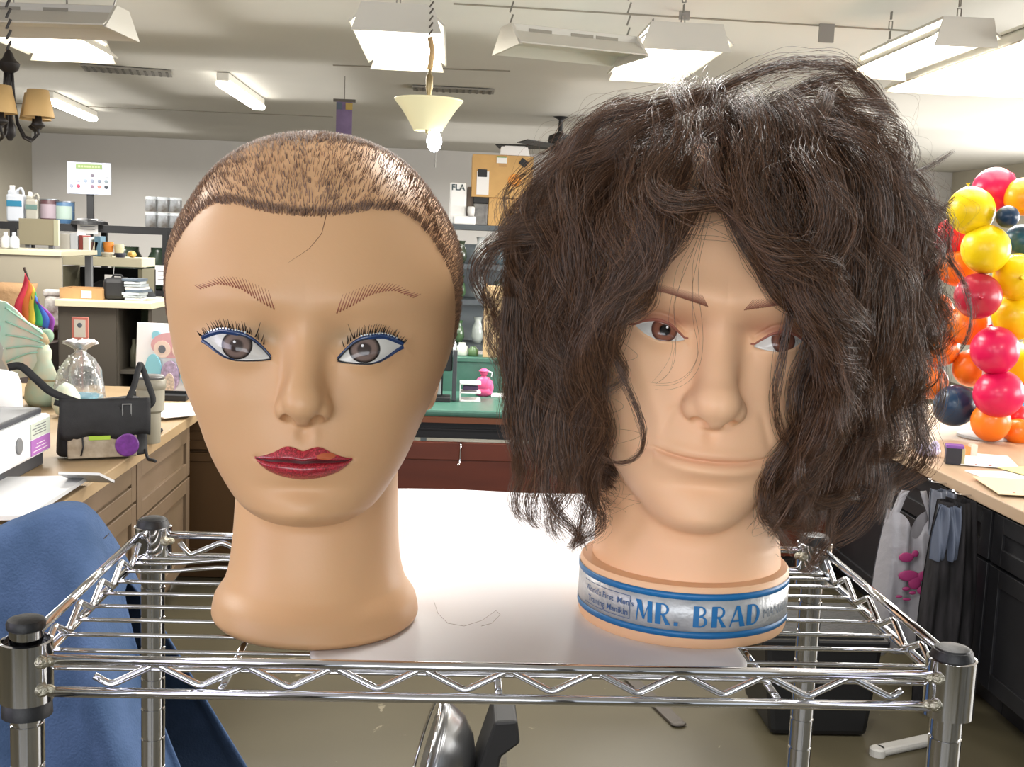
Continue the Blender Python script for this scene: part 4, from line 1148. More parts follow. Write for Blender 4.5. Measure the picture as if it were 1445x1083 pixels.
def hanging(name, label, p, q, z, side, w=.30):
    """unlit shop light seen from the side: a white channel with reflector wings, on chains"""
    A, B = span(p, q, z); L = (B-A).length; c = (A+B)/2; t = thing(name, label, 'ceiling light', c, math.atan2(B.y-A.y, B.x-A.x))
    b = MB(); b.box((0, 0, .035), (L, .12, .07), bev=.004)
    for s_ in (-1, 1):
        R_ = Matrix.Rotation(-s_*math.radians(28), 3, 'X'); b.box((0, s_*.11, .012), (L, .15, .006), rot=R_)
    for e in (-1, 1): b.prism([(-.17, -.03), (.17, -.03), (.06, .07), (-.06, .07)], e*L/2-.006, e*L/2+.006, 'x')
    b.obj('housing', whitem, t)
    for e in (-.28, .05, .25):
        b = MB(); b.box((L*e, -.0605, .045), (.10, .003, .018)); b.obj('vent_slot', mat('vent_slot_grey', '#9b9689', .6), t)
    for e in (-.47, .47):
        b = MB(); H = CEIL - z - .07; n = int(H/.05)
        for j in range(n): b.tube([(L*e-.007, 0, .07+j*H/n), (L*e+.007, 0, .07+(j+.85)*H/n)], .004, 5)
        b.obj('chain', MATS['zinc_chain'], t)
    return t
hanging('shop_light', 'unlit white hanging shop light with slots beside the curly hair top', (715, 60), (890, 78), 2.42, 0)
hanging('shop_light', 'unlit white hanging shop light nearest the chandelier at the ceiling', (-160, 28), (172, 38), 2.38, 0)
# pendant: cloth-corded alabaster bowl with a bare bulb below
PS = 4.25/5.2; P0 = atY(605, 150, 4.25)
t = thing('pendant_lamp', 'pendant lamp with cream glass bowl shade and glowing bulb beneath', 'pendant lamp', (P0.x, P0.y, P0.z-.12*PS)); t.scale = (PS, PS, PS)
b = MB(); zt = .17; prof = [(.065, .012), (.075, .03), (.095, .065), (.125, .110), (.152, .142), (.155, .150), (.148, .146), (.120, .112), (.090, .068), (.066, .030), (.058, .014)]
b.lathe(prof, n=48, cap=False); b.obj('bowl_shade', mat('cream_glass', '#e9e2b8', .25, emit='#f3eab8', estr=.35, spec=.6), t, smooth=True)
b = MB(); b.lathe([(.012, .0), (.014, .05), (.010, .17), (.016, .20), (.016, .25), (.008, .26), (.006, .30)], n=20); b.obj('stem', mat('aged_brass', '#9b8a66', .4, metal=.6), t, autosm=True)
b = MB(); b.tube([(0, 0, .28), (.01, 0, .36), (-.004, 0, .42)], .012, 10); b.obj('stem_sleeve', mat('tan_sleeve', '#c9a878', .6), t, smooth=True)
b = MB(); H = (CEIL - (P0.z-.12*PS))/PS; n = int((H-.40)/.03)
for j in range(n): b.tube([(-.008, 0, .40+j*.03), (.008, .004*(j % 2), .40+j*.03+.024)], .004, 5)
b.obj('chain', mat('dark_chain', '#55504a', .5, metal=.6), t)
b = MB(); b.ball((.03, -.03, -.035), (.034, .034, .048), 20); b.obj('bulb', mat('lit_bulb', '#ffffff', .5, emit='#e6f4ff', estr=25.0), t, smooth=True)
b = MB(); b.tube([(.038, -.04, -.08), (.038, -.04, -.15)], .0025, 6); b.obj('pull_chain', MATS['zinc_chain'], t)
# chandelier at the left edge
P0 = atY(14, 190, 4.0)
t = thing('chandelier', 'dark iron chandelier with cream fabric shades at the ceiling edge', 'chandelier', (P0.x, P0.y, P0.z))
iron = mat('black_iron', '#2b2725', .5, metal=.4); shade_m = mat('cream_shade', '#c2a06a', .7, emit='#e8c080', estr=.06)
b = MB(); b.lathe([(.006, -.02), (.020, .0), (.018, .03), (.010, .05), (.009, .20), (.030, .215), (.036, .235), (.020, .25), (.012, .27), (.004, .28)], n=24); b.obj('column', iron, t, autosm=True)
b = MB(); H = CEIL-P0.z; n = int((H-.28)/.035)
for j in range(n): b.tube([(-.007, 0, .28+j*.035), (.007, 0, .28+j*.035+.03), (.007, .006, .28+j*.035+.03), (-.007, .006, .28+j*.035), (-.007, 0, .28+j*.035)], .0035, 5)
b.obj('chain', iron, t)
for k in range(5):
    a = math.radians(-12 + 72*k); ca, sa = math.cos(a), math.sin(a); R_ = .105
    b = MB(); pts = [(ca*.012, sa*.012, .21), (ca*.018, sa*.018, .12), (ca*.03, sa*.03, .04), (ca*.055, sa*.055, -.005), (ca*.085, sa*.085, -.015), (ca*R_, sa*R_, .005), (ca*R_, sa*R_, .03)]
    Q = [Vector(p) for p in pts]; Q2 = []
    for i in range(len(Q)-1):
        for f in (0, .5): Q2.append(Q[i].lerp(Q[i+1], f))
    Q2.append(Q[-1]); b.tube(Q2, .0045, 8)
    b.lathe([(.006, .02), (.020, .030), (.024, .036), (.012, .046), (.010, .066)], (ca*R_, sa*R_, 0), 16); arm = b.obj('arm', iron, t, smooth=True)
    b = MB(); b.lathe([(.052, .060), (.034, .150), (.033, .149), (.051, .061)], (ca*R_, sa*R_, 0), 24, cap=False); b.obj('lamp_shade', shade_m, arm, smooth=True)
# grille vents
def vent(label, p, w, d, rz=0):
    c = atZ(p[0], p[1], CEIL-.012); t = thing('ceiling_vent', label, 'vent', c, rz)
    b = MB(); b.box((0, 0, 0), (w, d, .012)); b.obj('frame', greym if False else mat('vent_grey', '#8b877e', .6), t)
    b = MB(); n = int(w/.05)
    for i in range(n): b.box((-w/2+.03+i*(w-.06)/(n-1), 0, -.008), (.018, d*.85, .006))
    b.obj('slats', mat('vent_dark', '#5b564e', .6), t)
vent('slatted ceiling vent behind the white pendant lamp', (640, 127), .62, .22)
vent('bent dusty ceiling vent beyond the lit light near the chandelier', (180, 100), .62, .30, .2)
# small things clipped to the ceiling seam
for i, (x, y, w, h) in enumerate(((1167, 38, .075, .09), (1354, 48, .075, .08), (1425, 50, .08, .07), (966, 20, .05, .04))):
    p = atZ(x, y-4, CEIL); b = MB(); b.box((0, 0, -h/2), (w, .02, h)); b.box((w*.3, .01, -h*.3), (w*.3, .03, h*.5))
    o = b.obj('ceiling_clip', mat('clip_grey', '#8f8c88', .5, metal=.3)); o.location = p
    tagobj(o, ['grey metal clip on the ceiling seam right above the curly hair', 'square grey clip on the ceiling seam above the glaring light', 'grey clip on the ceiling seam nearest the top right corner', 'tiny clip on the ceiling above the lit light by the hair'][i], 'ceiling clip', 'clips along the ceiling seam')
# purple hanging banner
p = atY(486, 148, 8.5); b = MB(); w = .115; b.box((0, 0, -.13), (w, .012, .30)); 
t = thing('hanging_banner', 'narrow purple banner with yellow patch hanging above the cropped head', 'banner', (p.x, p.y, p.z)); b.obj('cloth', mat('purple_cloth', '#7d6b8f', .8, var=.15, vscale=9), t)
b = MB(); b.box((.035, -.009, -.01), (.05, .004, .05)); b.obj('yellow_patch', mat('mustard', '#b49a55', .7), t)
b = MB(); b.box((-.035, -.009, -.01), (.04, .004, .05)); b.obj('blue_patch', mat('slate_patch', '#55606f', .7), t)
b = MB(); b.box((0, 0, .03), (.16, .02, .02)); b.tube([(0, 0, .04), (0, 0, CEIL-p.z)], .003, 6); b.obj('hanger', mat('vent_dark', '#5b564e', .6), t)
# dark ceiling fan, half hidden by the hair
p = atY(790, 200, 10.5); t = thing('ceiling_fan', 'black ceiling fan partly hidden behind the curly hair', 'ceiling fan', (p.x, p.y, p.z)); bk = mat('fan_black', '#2a2a2b', .5)
b = MB(); b.lathe([(.04, -.10), (.09, -.06), (.11, 0), (.10, .05), (.03, .08), (.02, .10), (.018, CEIL-p.z-.03), (.07, CEIL-p.z-.001)], n=24); b.obj('motor', bk, t, autosm=True)
for k in range(5):
    b = MB(); a = math.radians(16+72*k); R_ = Matrix.Rotation(a, 3, 'Z') @ Matrix.Rotation(.2, 3, 'X'); b.box((math.cos(a)*.36, math.sin(a)*.36, -.05), (.48, .12, .008), rot=R_, bev=.003); b.obj('blade', bk, t)
# ============================================================ helpers for background things
def T(name, label, cat, loc, rz=0., group=None): return thing(name, label, cat, loc, rz, group)
def part(t, name, m, fn, **k):
    b = MB(); fn(b); return b.obj(name, m, t, **k)
def rect(px0, py0, px1, py1, Y):
    a = atY(px0, (py0+py1)/2, Y); c = atY(px1, (py0+py1)/2, Y); u = atY((px0+px1)/2, py0, Y); d = atY((px0+px1)/2, py1, Y)
    return (a.x+c.x)/2, c.x-a.x, d.z, u.z-d.z      # centre x, width, base z, height
def single(name, label, cat, loc, m, fn, rz=0., group=None, **k):
    b = MB(); fn(b); o = b.obj(name, m, None, **k); o.location = loc; o.rotation_euler = (0, 0, rz); return tagobj(o, label, cat, group)
wood = mat('light_wood_top', '#b09878', .45, col2='#9f8664', vscale=6, stretch=(1, .15, 1), spec=.4)
tanwood = mat('tan_cabinet', '#766350', .5, col2='#6c5a45', vscale=5, stretch=(1, 1, .2))
tandark = mat('tan_cabinet_recess', '#866a48', .55)
brownwood = mat('brown_cabinet', '#573d20', .5, col2='#4b341a', vscale=5, stretch=(1, 1, .2))
blackcab = mat('charcoal_cabinet', '#19191c', .5, var=.15, vscale=8)
blk = mat('black_matte', '#1b1b1d', .6); paper = mat('white_paper', '#eceae8', .7); beige = mat('beige_laminate', '#b4aa8e', .6)
card = mat('cardboard', '#b08a5c', .8, var=.08, vscale=12); redwood = mat('cherry_wood', '#6b2f1b', .4, col2='#5a2615', vscale=7, stretch=(.2, 1, 1))
greentop = mat('green_laminate', '#40685b', .35, var=.06, vscale=30); gry = mat('mid_grey', '#77787a', .6)

# ------------------------------------------------------------ left counter and cabinets
TZ = .80
single('countertop', 'light wood countertop running back on the left with bag and printer', 'countertop', (0, 0, 0), wood,
       lambda b: (b.box((-1.80, 3.76, TZ-.0225), (1.38, 2.62, .045), bev=.004), b.box((-1.50, 5.43, TZ-.0225), (1.98, .72, .045), bev=.004)))
def cab(label, x, y0, y1, kind):
    """floor cabinet whose front faces +x"""
    t = T('cabinet', label, 'cabinet', (x, (y0+y1)/2, 0), 0., 'tan cabinets under the left counter'); w = y1-y0
    part(t, 'body', tanwood, lambda b: (b.box((-.34, 0, .43), (.64, w-.004, .648)), b.box((-.36, 0, .055), (.58, w-.004, .10))))
    def front(h0, h1, nm):
        def f(b):
            c = (h0+h1)/2; hh = h1-h0-.012; ww = w-.016
            b.box((-.006, 0, c), (.012, ww, hh))
            for s_ in (-1, 1):
                b.box((.006, s_*(ww/2-.030), c), (.014, .060, hh), bev=.002); b.box((.006, 0, c + s_*(hh/2-.030)), (.014, ww-.12, .060), bev=.002)
        part(t, nm, tanwood, f)
    if kind == 'drawers': front(.52, .745, 'drawer'); front(.12, .52, 'door')
    else: front(.60, .745, 'drawer'); front(.12, .60, 'door')
cab('tan cabinet under the left counter, furthest from the camera', -1.145, 4.15, 5.0, 'drawers')
cab('tan cabinet under the left counter, under the black bag', -1.145, 3.35, 4.15, 'x')
cab('tan cabinet under the left counter, hidden mostly by the blue garment', -1.145, 2.5, 3.35, 'drawers')
t = T('cabinet', 'dark brown panelled cabinet behind the neck of the cropped head', 'cabinet', (-.87, 5.10, 0))
part(t, 'body', brownwood, lambda b: (b.box((0, .34, .43), (.72, .64, .648)), b.box((0, .36, .055), (.72, .58, .10))))
for i, (x0, x1, z0, z1) in enumerate(((-.35, -.005, .62, .745), (.005, .35, .62, .745), (-.35, -.005, .12, .605), (.005, .35, .12, .605))):
    def f(b):
        cx, cz, ww, hh = (x0+x1)/2, (z0+z1)/2, x1-x0-.01, z1-z0
        b.box((cx, .012, cz), (ww, .012, hh))
        for s_ in (-1, 1): b.box((cx+s_*(ww/2-.02), 0, cz), (.04, .014, hh), bev=.002); b.box((cx, 0, cz+s_*(hh/2-.02)), (ww-.08, .014, .04), bev=.002)
    part(t, 'drawer' if i < 2 else 'door', brownwood, f)

# printer
pw = mat('printer_white', '#e6e8ec', .4); pd = mat('printer_charcoal', '#3b3d42', .45)
t = T('printer', 'white inkjet printer with purple label on the left wood counter', 'printer', (-1.33, 3.35, TZ))
part(t, 'base', pd, lambda b: b.box((-.22, 0, .025), (.40, .94, .05), bev=.006))
part(t, 'body', pw, lambda b: b.box((-.22, .03, .110), (.44, .92, .125), bev=.012))
part(t, 'lid', pd, lambda b: (b.box((-.23, .03, .182), (.41, .89, .020), bev=.006), b.box((-.25, .05, .205), (.30, .55, .03), bev=.008)))
part(t, 'paper_feed', pw, lambda b: b.box((-.30, .0, .26), (.22, .50, .10), bev=.01, rot=Matrix.Rotation(.25, 3, 'Y')))
part(t, 'output_tray', mat('tray_grey', '#c9c9ca', .5), lambda b: (b.box((.10, -.10, .022), (.26, .52, .012), rot=Matrix.Rotation(-.05, 3, 'Y')), b.box((.24, .10, .040), (.12, .16, .008), rot=Matrix.Rotation(-.35, 3, 'X'))))
lab = part(t, 'label', mat('label_purple', '#a96bb5', .5), lambda b: b.box((.0015, .385, .083), (.003, .17, .050)))
part(t, 'label', mat('label_greenish', '#c9d0c4', .5), lambda b: b.box((.0015, .385, .137), (.003, .17, .050)))
part(lab, 'print_lines', gry, lambda b: [b.box((.0035, .37 + .01*(i % 2), .125+.009*i), (.001, .12-.02*(i % 2), .003)) for i in range(4)] and None)
part(lab, 'pale_lines', paper, lambda b: [b.box((.0035, .38, .070+.011*i), (.001, .13-.03*i, .002)) for i in range(3)] and None)
part(t, 'button', gry, lambda b: b.lathe([(.026, 0), (.026, .004), (.022, .006)], (.0, .20, .11), 24, M=Matrix.Rotation(PI/2, 3, 'Y')), smooth=False)

# black messenger bag
bagm = mat('black_nylon', '#1e1e20', .7, bump=.25, bscale=500, var=.2, vscale=30)
t = T('messenger_bag', 'black messenger bag with clear pocket and buckle on the left counter', 'bag', (-1.20, 3.98, TZ), math.radians(22))
def bagbody(b):
    P = []
    for i in range(15):
        a = i/14; z = .005 + .20*a; row = []
        for k in range(32):
            th = 2*PI*k/32; w = .150*(1-.03*math.cos(th*3)) * (1 - .12*a*a); d = .065*(1-.35*a)
            c, s_ = math.cos(th), math.sin(th); e = .45
            row.append((math.copysign(abs(c)**e, c)*w, math.copysign(abs(s_)**e, s_)*d + .004*math.sin(z*60+th*2), z + .010*math.sin(th*2)*a))
        P.append(row)
    b.grid(P, closed_u=True); n = len(b.v); b.f.append(tuple(range(n-32, n))); b.f.append(tuple(range(31, -1, -1)))
part(t, 'body', bagm, bagbody, smooth=True, subsurf=1)
part(t, 'front_flap', bagm, lambda b: b.grid([[(x/10*.148, -.070-.012*math.sin(PI*j/8)+.0018*math.sin(x*1.7+j), .215-.019*j*(1+.06*math.sin(x*.6))) for x in range(-10, 11)] for j in range(8)]), smooth=True, thick=.006)
part(t, 'clear_pocket', mat('pocket_contents', '#a89c8a', .3, col2='#8d7f6c', vscale=30, coat=.8), lambda b: b.box((-.010, -.074, .048), (.225, .006, .075), bev=.003))
part(t, 'green_tag', mat('lime_tag', '#9bb93c', .5), lambda b: b.box((-.02, -.0785, .080), (.07, .002, .014)))
part(t, 'purple_disc', mat('purple_disc', '#6a3180', .4, var=.2, vscale=60), lambda b: b.lathe([(.040, 0), (.040, .003), (.036, .005)], (.070, -.0765, .052), 32, M=Matrix.Rotation(PI/2, 3, 'X')))
part(t, 'zip_cord', blk, lambda b: b.tube([(-.075, -.080, .085), (-.073, -.083, .05), (-.080, -.081, .02)], .003, 6), smooth=True)
def band(pts, w, off=.0):
    def f(b):
        P = []
        for i, p in enumerate(pts):
            P.append([(p[0], p[1]-w/2, p[2]), (p[0], p[1]+w/2, p[2])])
        b.grid(P)
    return f
def smoothpts(pts, n=6):
    Q = [Vector(p) for p in pts]; out = []
    for i in range(len(Q)-1):
        p0 = Q[max(0, i-1)]; p1 = Q[i]; p2 = Q[i+1]; p3 = Q[min(len(Q)-1, i+2)]
        for j in range(n):
            s_ = j/n; out.append(.5*((2*p1)+(p2-p0)*s_+(2*p0-5*p1+4*p2-p3)*s_*s_+(3*p1-p0-3*p2+p3)*s_**3))
    out.append(Q[-1]); return out
def strapmesh(pts, w):
    def f(b):
        Q = smoothpts(pts); P = []
        for i, p in enumerate(Q):
            tg = (Q[min(i+1, len(Q)-1)]-Q[max(i-1, 0)]).normalized(); nn = Vector((tg.z, 0, -tg.x)); 
            if nn.length < .01: nn = Vector((0, 0, 1))
            nn.normalize(); P.append([tuple(p-nn*w/2), tuple(p+nn*w/2)])
        b.grid(P)
    return f
part(t, 'shoulder_strap', bagm, strapmesh([(-.16, -.03, .20), (-.10, -.05, .185), (-.02, -.07, .175), (.05, -.075, .18), (.09, -.06, .24), (.115, -.03, .315), (.125, -.02, .32), (.145, -.04, .26), (.16, -.05, .20), (.13, -.05, .17)], .020), smooth=True, thick=.004)
part(t, 'shoulder_strap', bagm, strapmesh([(-.30, .06, .31), (-.26, .04, .315), (-.21, .01, .27), (-.17, -.02, .235), (-.10, -.05, .205), (-.02, -.07, .185), (.05, -.078, .175)], .026), smooth=True, thick=.004)
part(t, 'buckle', mat('grey_buckle', '#8a8a88', .35, metal=.4), lambda b: [b.box(c, d, bev=.001) for c, d in (((.055, -.082, .175), (.004, .004, .040)), ((.083, -.082, .175), (.004, .004, .040)), ((.069, -.082, .195), (.032, .004, .004)), ((.069, -.082, .155), (.032, .004, .004)))] and None)
part(t, 'loose_strap', bagm, lambda b: b.tube(smoothpts([(.135, -.05, .03), (.140, -.07, .0), (.150, -.13, -.006 if False else .004), (.155, -.15, .004)]), .006, 6), smooth=True)

# tall insulated cup
p = atZ(208, 628, TZ); s_ = p.y/1600
t = T('travel_cup', 'tall beige insulated cup standing behind the black bag', 'cup', (p.x, p.y+.045, TZ))
part(t, 'body', mat('putty_plastic', '#a59f8e', .45), lambda b: b.lathe([(.033, 0), (.036, .004), (.038, .115), (.049, .125), (.052, .225), (.054, .240), (.050, .243)], n=40), autosm=True)
part(t, 'rim', mat('putty_rim', '#8e8878', .4), lambda b: b.lathe([(.0535, .205), (.056, .210), (.056, .238), (.053, .242)], n=40, cap=False), autosm=True)
part(t, 'lid', mat('grey_lid', '#5e5c5a', .4), lambda b: b.lathe([(.050, .240), (.052, .250), (.045, .256), (.010, .258)], n=40), autosm=True)
# owl picture on easel board
p = atZ(232, 552, TZ)
t = T('picture', 'white picture board with pastel owl beside the cropped head', 'picture', (p.x+.02, 5.62, TZ), math.radians(-8))
part(t, 'board', mat('glossy_white', '#f2f2f4', .3), lambda b: (b.box((0, 0, .17), (.30, .012, .34), bev=.002, rot=Matrix.Rotation(-.08, 3, 'X')), b.box((0, .06, .11), (.03, .12, .010), rot=Matrix.Rotation(1.0, 3, 'X'))))
oy = -.020
def disc(c, rx, rz, d=.003):
    def f(b):
        n = 28; b.prism([(c[0]+rx*math.cos(2*PI*i/n), c[1]+rz*math.sin(2*PI*i/n)) for i in range(n)], oy + (c[1]-.17)*.08 - d, oy + (c[1]-.17)*.08 + .008, 'y')
    return f
part(t, 'owl_head', mat('owl_pink', '#dba9ae', .5), disc((.03, .235), .10, .062))
part(t, 'owl_wing', mat('owl_blue', '#8fd0e2', .5), disc((-.055, .115), .040, .075, .004))
part(t, 'owl_wing', MATS['owl_blue'], disc((.115, .115), .035, .075, .004))
part(t, 'owl_ear', MATS['owl_blue'], disc((-.045, .280), .022, .024, .004))
for x in (-.012, .080):
    e = part(t, 'owl_eye', mat('owl_cream', '#eed6c8', .5), disc((x, .215), .042, .042, .005)); part(e, 'pupil', mat('owl_grey', '#6d7079', .4), disc((x, .215), .018, .020, .007))
part(t, 'owl_body', mat('owl_lilac', '#b9a6c4', .5, var=.3, vscale=60), disc((.03, .085), .045, .075, .004))
part(t, 'owl_foot', mat('owl_bone', '#d8c6b6', .5, var=.3, vscale=90), disc((.03, .05), .025, .05, .006))
single('gift_box', 'purple box with red edge behind the cropped head on the left', 'box', (p.x+.24, 5.72, TZ), [mat('violet_card', '#4b2d7d', .5), mat('crimson_card', '#a3203b', .5)], lambda b: (b.box((0, 0, .075), (.11, .08, .15), bev=.003), b.box((.05, -.042, .06), (.02, .004, .12), mi=1)))
# shallow black tray and papers
single('desk_tray', 'low black tray on the counter under the owl picture', 'tray', (-1.36, 5.42, TZ), blk, lambda b: (b.box((0, 0, .006), (.26, .17, .012), bev=.003), b.box((0, -.083, .014), (.26, .006, .024)), b.box((0, .083, .014), (.26, .006, .024)), b.box((-.128, 0, .014), (.006, .17, .024)), b.box((.128, 0, .014), (.006, .17, .024))))
p = atZ(238, 583, TZ)
for i, (dx, dy, a, lb) in enumerate(((-.02, .03, .5, 'undermost white sheet in the paper pile behind the travel cup'), (.03, .07, .25, 'middle white sheet in the paper pile behind the travel cup'), (.07, -.06, .75, 'topmost folded white sheet nearest the counter edge by the cup'))):
    single('paper_sheet', lb, 'paper', (p.x+dx-.05, p.y+dy, TZ+.001+.006*i), paper, lambda b: (b.box((0, 0, .0025), (.21, .28, .005), bev=.001), b.box((.01, .01, .0053), (.19, .26, .0008))), rz=a, group='loose papers on the left counter')
p = atZ(219, 611, TZ)
single('tape_roll', 'small black lump of tape beside the base of the travel cup', 'tape', (p.x, p.y, TZ), blk, lambda b: (b.ball((0, 0, .016), (.022, .016, .016), 14), b.ball((.018, .004, .010), (.012, .010, .010), 12)), smooth=True)
# clear bag with blue filling
t = T('gift_bag', 'clear tied plastic bag of blue filling behind the black bag', 'plastic bag', (-1.62, 5.05, TZ))
clear = mat('clear_film', '#e9edf0', .08, trans=.85, spec=.6, bump=.6, bscale=28, alpha=.6)
def sack(b):
    P = []
    prof = [(.02, .0), (.085, .004), (.105, .03), (.102, .08), (.085, .13), (.055, .17), (.022, .195), (.028, .205), (.060, .222), (.070, .232)]
    for i, (r, z) in enumerate(prof):
        P.append([((r*(1+.10*math.sin(5*2*PI*k/40+i)+.05*math.sin(9*2*PI*k/40+i*2)))*math.cos(2*PI*k/40), r*(1+.10*math.sin(5*2*PI*k/40+i))*math.sin(2*PI*k/40), z*1.28) for k in range(40)])
    b.grid(P, closed_u=True)
part(t, 'film', clear, sack, smooth=True)
part(t, 'ruffle', mat('white_film', '#e2dfe2', .4), lambda b: b.grid([[(r*(1+.25*math.sin(6*2*PI*k/48))*math.cos(2*PI*k/48), r*math.sin(2*PI*k/48), .268+z+.006*math.sin(5*k)) for k in range(48)] for r, z in ((.02, 0), (.05, .018), (.062, .022), (.05, .032), (.02, .03))], closed_u=True), smooth=True)
part(t, 'blue_filling', mat('aqua_gel', '#4ea3bd', .3), lambda b: b.lathe([(.07, .003), (.094, .02), (.096, .055), (.08, .060), (.0, .061)], n=32), smooth=True)
def sparkles(b):
    r_ = random.Random(4)
    for i in range(34):
        a = -PI/2 + r_.uniform(-1.1, 1.2); z = r_.uniform(.09, .24); rad = .107*math.sqrt(max(.05, 1-((z-.05)/.24)**2)); b.ball((rad*math.cos(a), rad*math.sin(a), z), (.004, .003, r_.uniform(.003, .007)), 8)
part(t, 'foil_flecks', mat('foil_white', '#f4f4f4', .2, metal=.4), sparkles)
# fairy-wing figurine
pm = mat('pastel_wing', '#e3c9b6', .6, col2='#a9d6c4', vscale=9, stretch=(1, 1, .4)); p = atZ(70, 556, TZ)
t = T('wing_figurine', 'pastel figurine with large peach and mint wings on the left counter', 'figurine', (-1.86, 5.10, TZ))
def wing(pts, y0, th):
    def f(b):
        n = len(pts); b.prism(pts, y0, y0+th, 'y')
    return f
W1 = [(-.16, .42), (-.14, .46), (-.10, .455), (-.05, .42), (.0, .37), (.06, .34), (.09, .30), (.08, .26), (.085, .22), (.07, .18), (.02, .13), (-.04, .12), (-.09, .15), (-.12, .20), (-.11, .25), (-.135, .29), (-.12, .34), (-.14, .38)]
part(t, 'wing', pm, wing([(x*.92, z) for x, z in W1], -.02, .014))
part(t, 'grey_wing', mat('dove_grey_wing', '#b9bcb9', .7), wing([(-.25, .10), (-.22, .36), (-.19, .44), (-.13, .46), (-.11, .40), (-.12, .25), (-.09, .12)], .02, .014))
def ridges(b):
    for i in range(5): b.tube(smoothpts([(.07, -.024, .24+.02*i), (.0, -.027, .23+.035*i), (-.09, -.024, .19+.06*i)]), .004, 6)
part(t, 'wing_ribs', mat('mint_rib', '#9fcdb8', .6), ridges, smooth=True)
part(t, 'dress', mat('cream_dress', '#d4cdb0', .6, col2='#b9d0bb', vscale=14), lambda b: b.lathe([(.065, 0), (.085, .03), (.080, .08), (.052, .14), (.030, .20), (.034, .24), (.020, .27)], (.065, 0, 0), 28), smooth=True)
part(t, 'head', mat('figurine_face', '#c9b48f', .6), lambda b: b.ball((.07, 0, .300), (.026, .026, .032), 18), smooth=True)
part(t, 'hair', mat('figurine_green_hair', '#7f9a84', .7), lambda b: b.ball((.076, .008, .308), (.030, .028, .034), 18), smooth=True)
part(t, 'belt_rope', mat('straw_rope', '#a5936a', .8), lambda b: b.tube([(.065+.062*math.cos(a/12*2*PI), .062*math.sin(a/12*2*PI), .118+.006*math.sin(a)) for a in range(13)], .006, 6), smooth=True)
single('egg_ornament', 'pale mottled egg ornament beside the winged figurine', 'ornament', (-1.60, 4.80, TZ), mat('mottled_cream', '#d9d6bf', .5, col2='#b5cbb9', vscale=25), lambda b: b.lathe([(.012, 0), (.04, .012), (.058, .05), (.055, .09), (.035, .125), (.012, .142), (.001, .145)], n=28), smooth=True)
single('yarn_ball', 'brown and rose ball of yarn behind the printer', 'yarn', (-1.98, 4.70, TZ+.012), mat('brown_yarn', '#6f5f47', .9, col2='#8a4a50', vscale=14, bump=.5, bscale=90), lambda b: (b.ball((0, 0, .125), (.10, .08, .12), 24), b.ball((.10, .0, .085), (.085, .07, .085), 24), [b.tube([(.0+.102*math.cos(k*.8)*math.cos(a/10*2*PI), .082*math.sin(a/10*2*PI), .125+.122*math.sin(a/10*2*PI+k)) for a in range(11)], .005, 5) for k in range(4)]), smooth=True)
t = T('paper_towel_bin', 'rounded white plastic canister behind the printer at the left edge', 'canister', (-1.68, 4.15, TZ))
part(t, 'body', pw, lambda b: b.lathe([(.135, 0), (.140, .01), (.130, .22), (.118, .255), (.100, .262)], n=40), autosm=True)
part(t, 'slot', gry, lambda b: b.box((.02, -.03, .262), (.10, .03, .006), bev=.002))
# rainbow flag on a stick
p = atY(57, 365, 5.0); t = T('pride_flag', 'small rainbow pride flag drooping above the winged figurine', 'flag', (-1.915, 5.30, TZ))
part(t, 'flagpole', mat('dark_stick', '#3a2a24', .6), lambda b: (b.tube([(0, 0, .0), (.0, 0, .50), (-.035, 0, .60)], .006, 8), b.lathe([(.05, 0), (.05, .006), (.008, .012)], n=24)), smooth=False)
cols = ['#c9344a', '#e0763a', '#e8cf4a', '#2f9a5c', '#3560b8', '#8a3fa0']
for i, c in enumerate(cols):
    def f(b):
        P = []
        for j in range(13):
            v = j/12; row = []
            for k in (0, .5, 1):
                u = (i+k)/6; row.append((-.025 + .022*u + .120*u*(.35+.75*v**.5)+.008*math.sin(v*6+u*5) - .055*v*(1-u*.6), -.015-.012*math.sin(u*9+v*4), .575 - .145*u*(1-.35*v) - .200*v*(1-.15*u)))
            P.append(row)
        b.grid(P)
    part(t, ('red', 'orange', 'yellow', 'green', 'blue', 'violet')[i]+'_stripe', mat('flag_'+str(i), c, .7), f, smooth=True, thick=.002)
single('framed_card', 'small coral framed card hanging beside the winged figurine', 'card', (-1.70, 5.30, 1.085), [mat('coral_frame', '#c66f61', .5), mat('card_face', '#cfc5b9', .6), mat('card_ink', '#555a62', .6)], lambda b: (b.box((0, 0, .045), (.075, .010, .105), bev=.002), b.box((0, -.006, .045), (.050, .004, .080), mi=1), b.ball((.0, -.008, .060), (.012, .003, .012), 10, mi=2), b.tube([(0, .008, .05), (0, .03, TZ-1.084)], .003, 6, mi=0), b.box((0, .02, TZ-1.082), (.05, .05, .004), mi=0)))

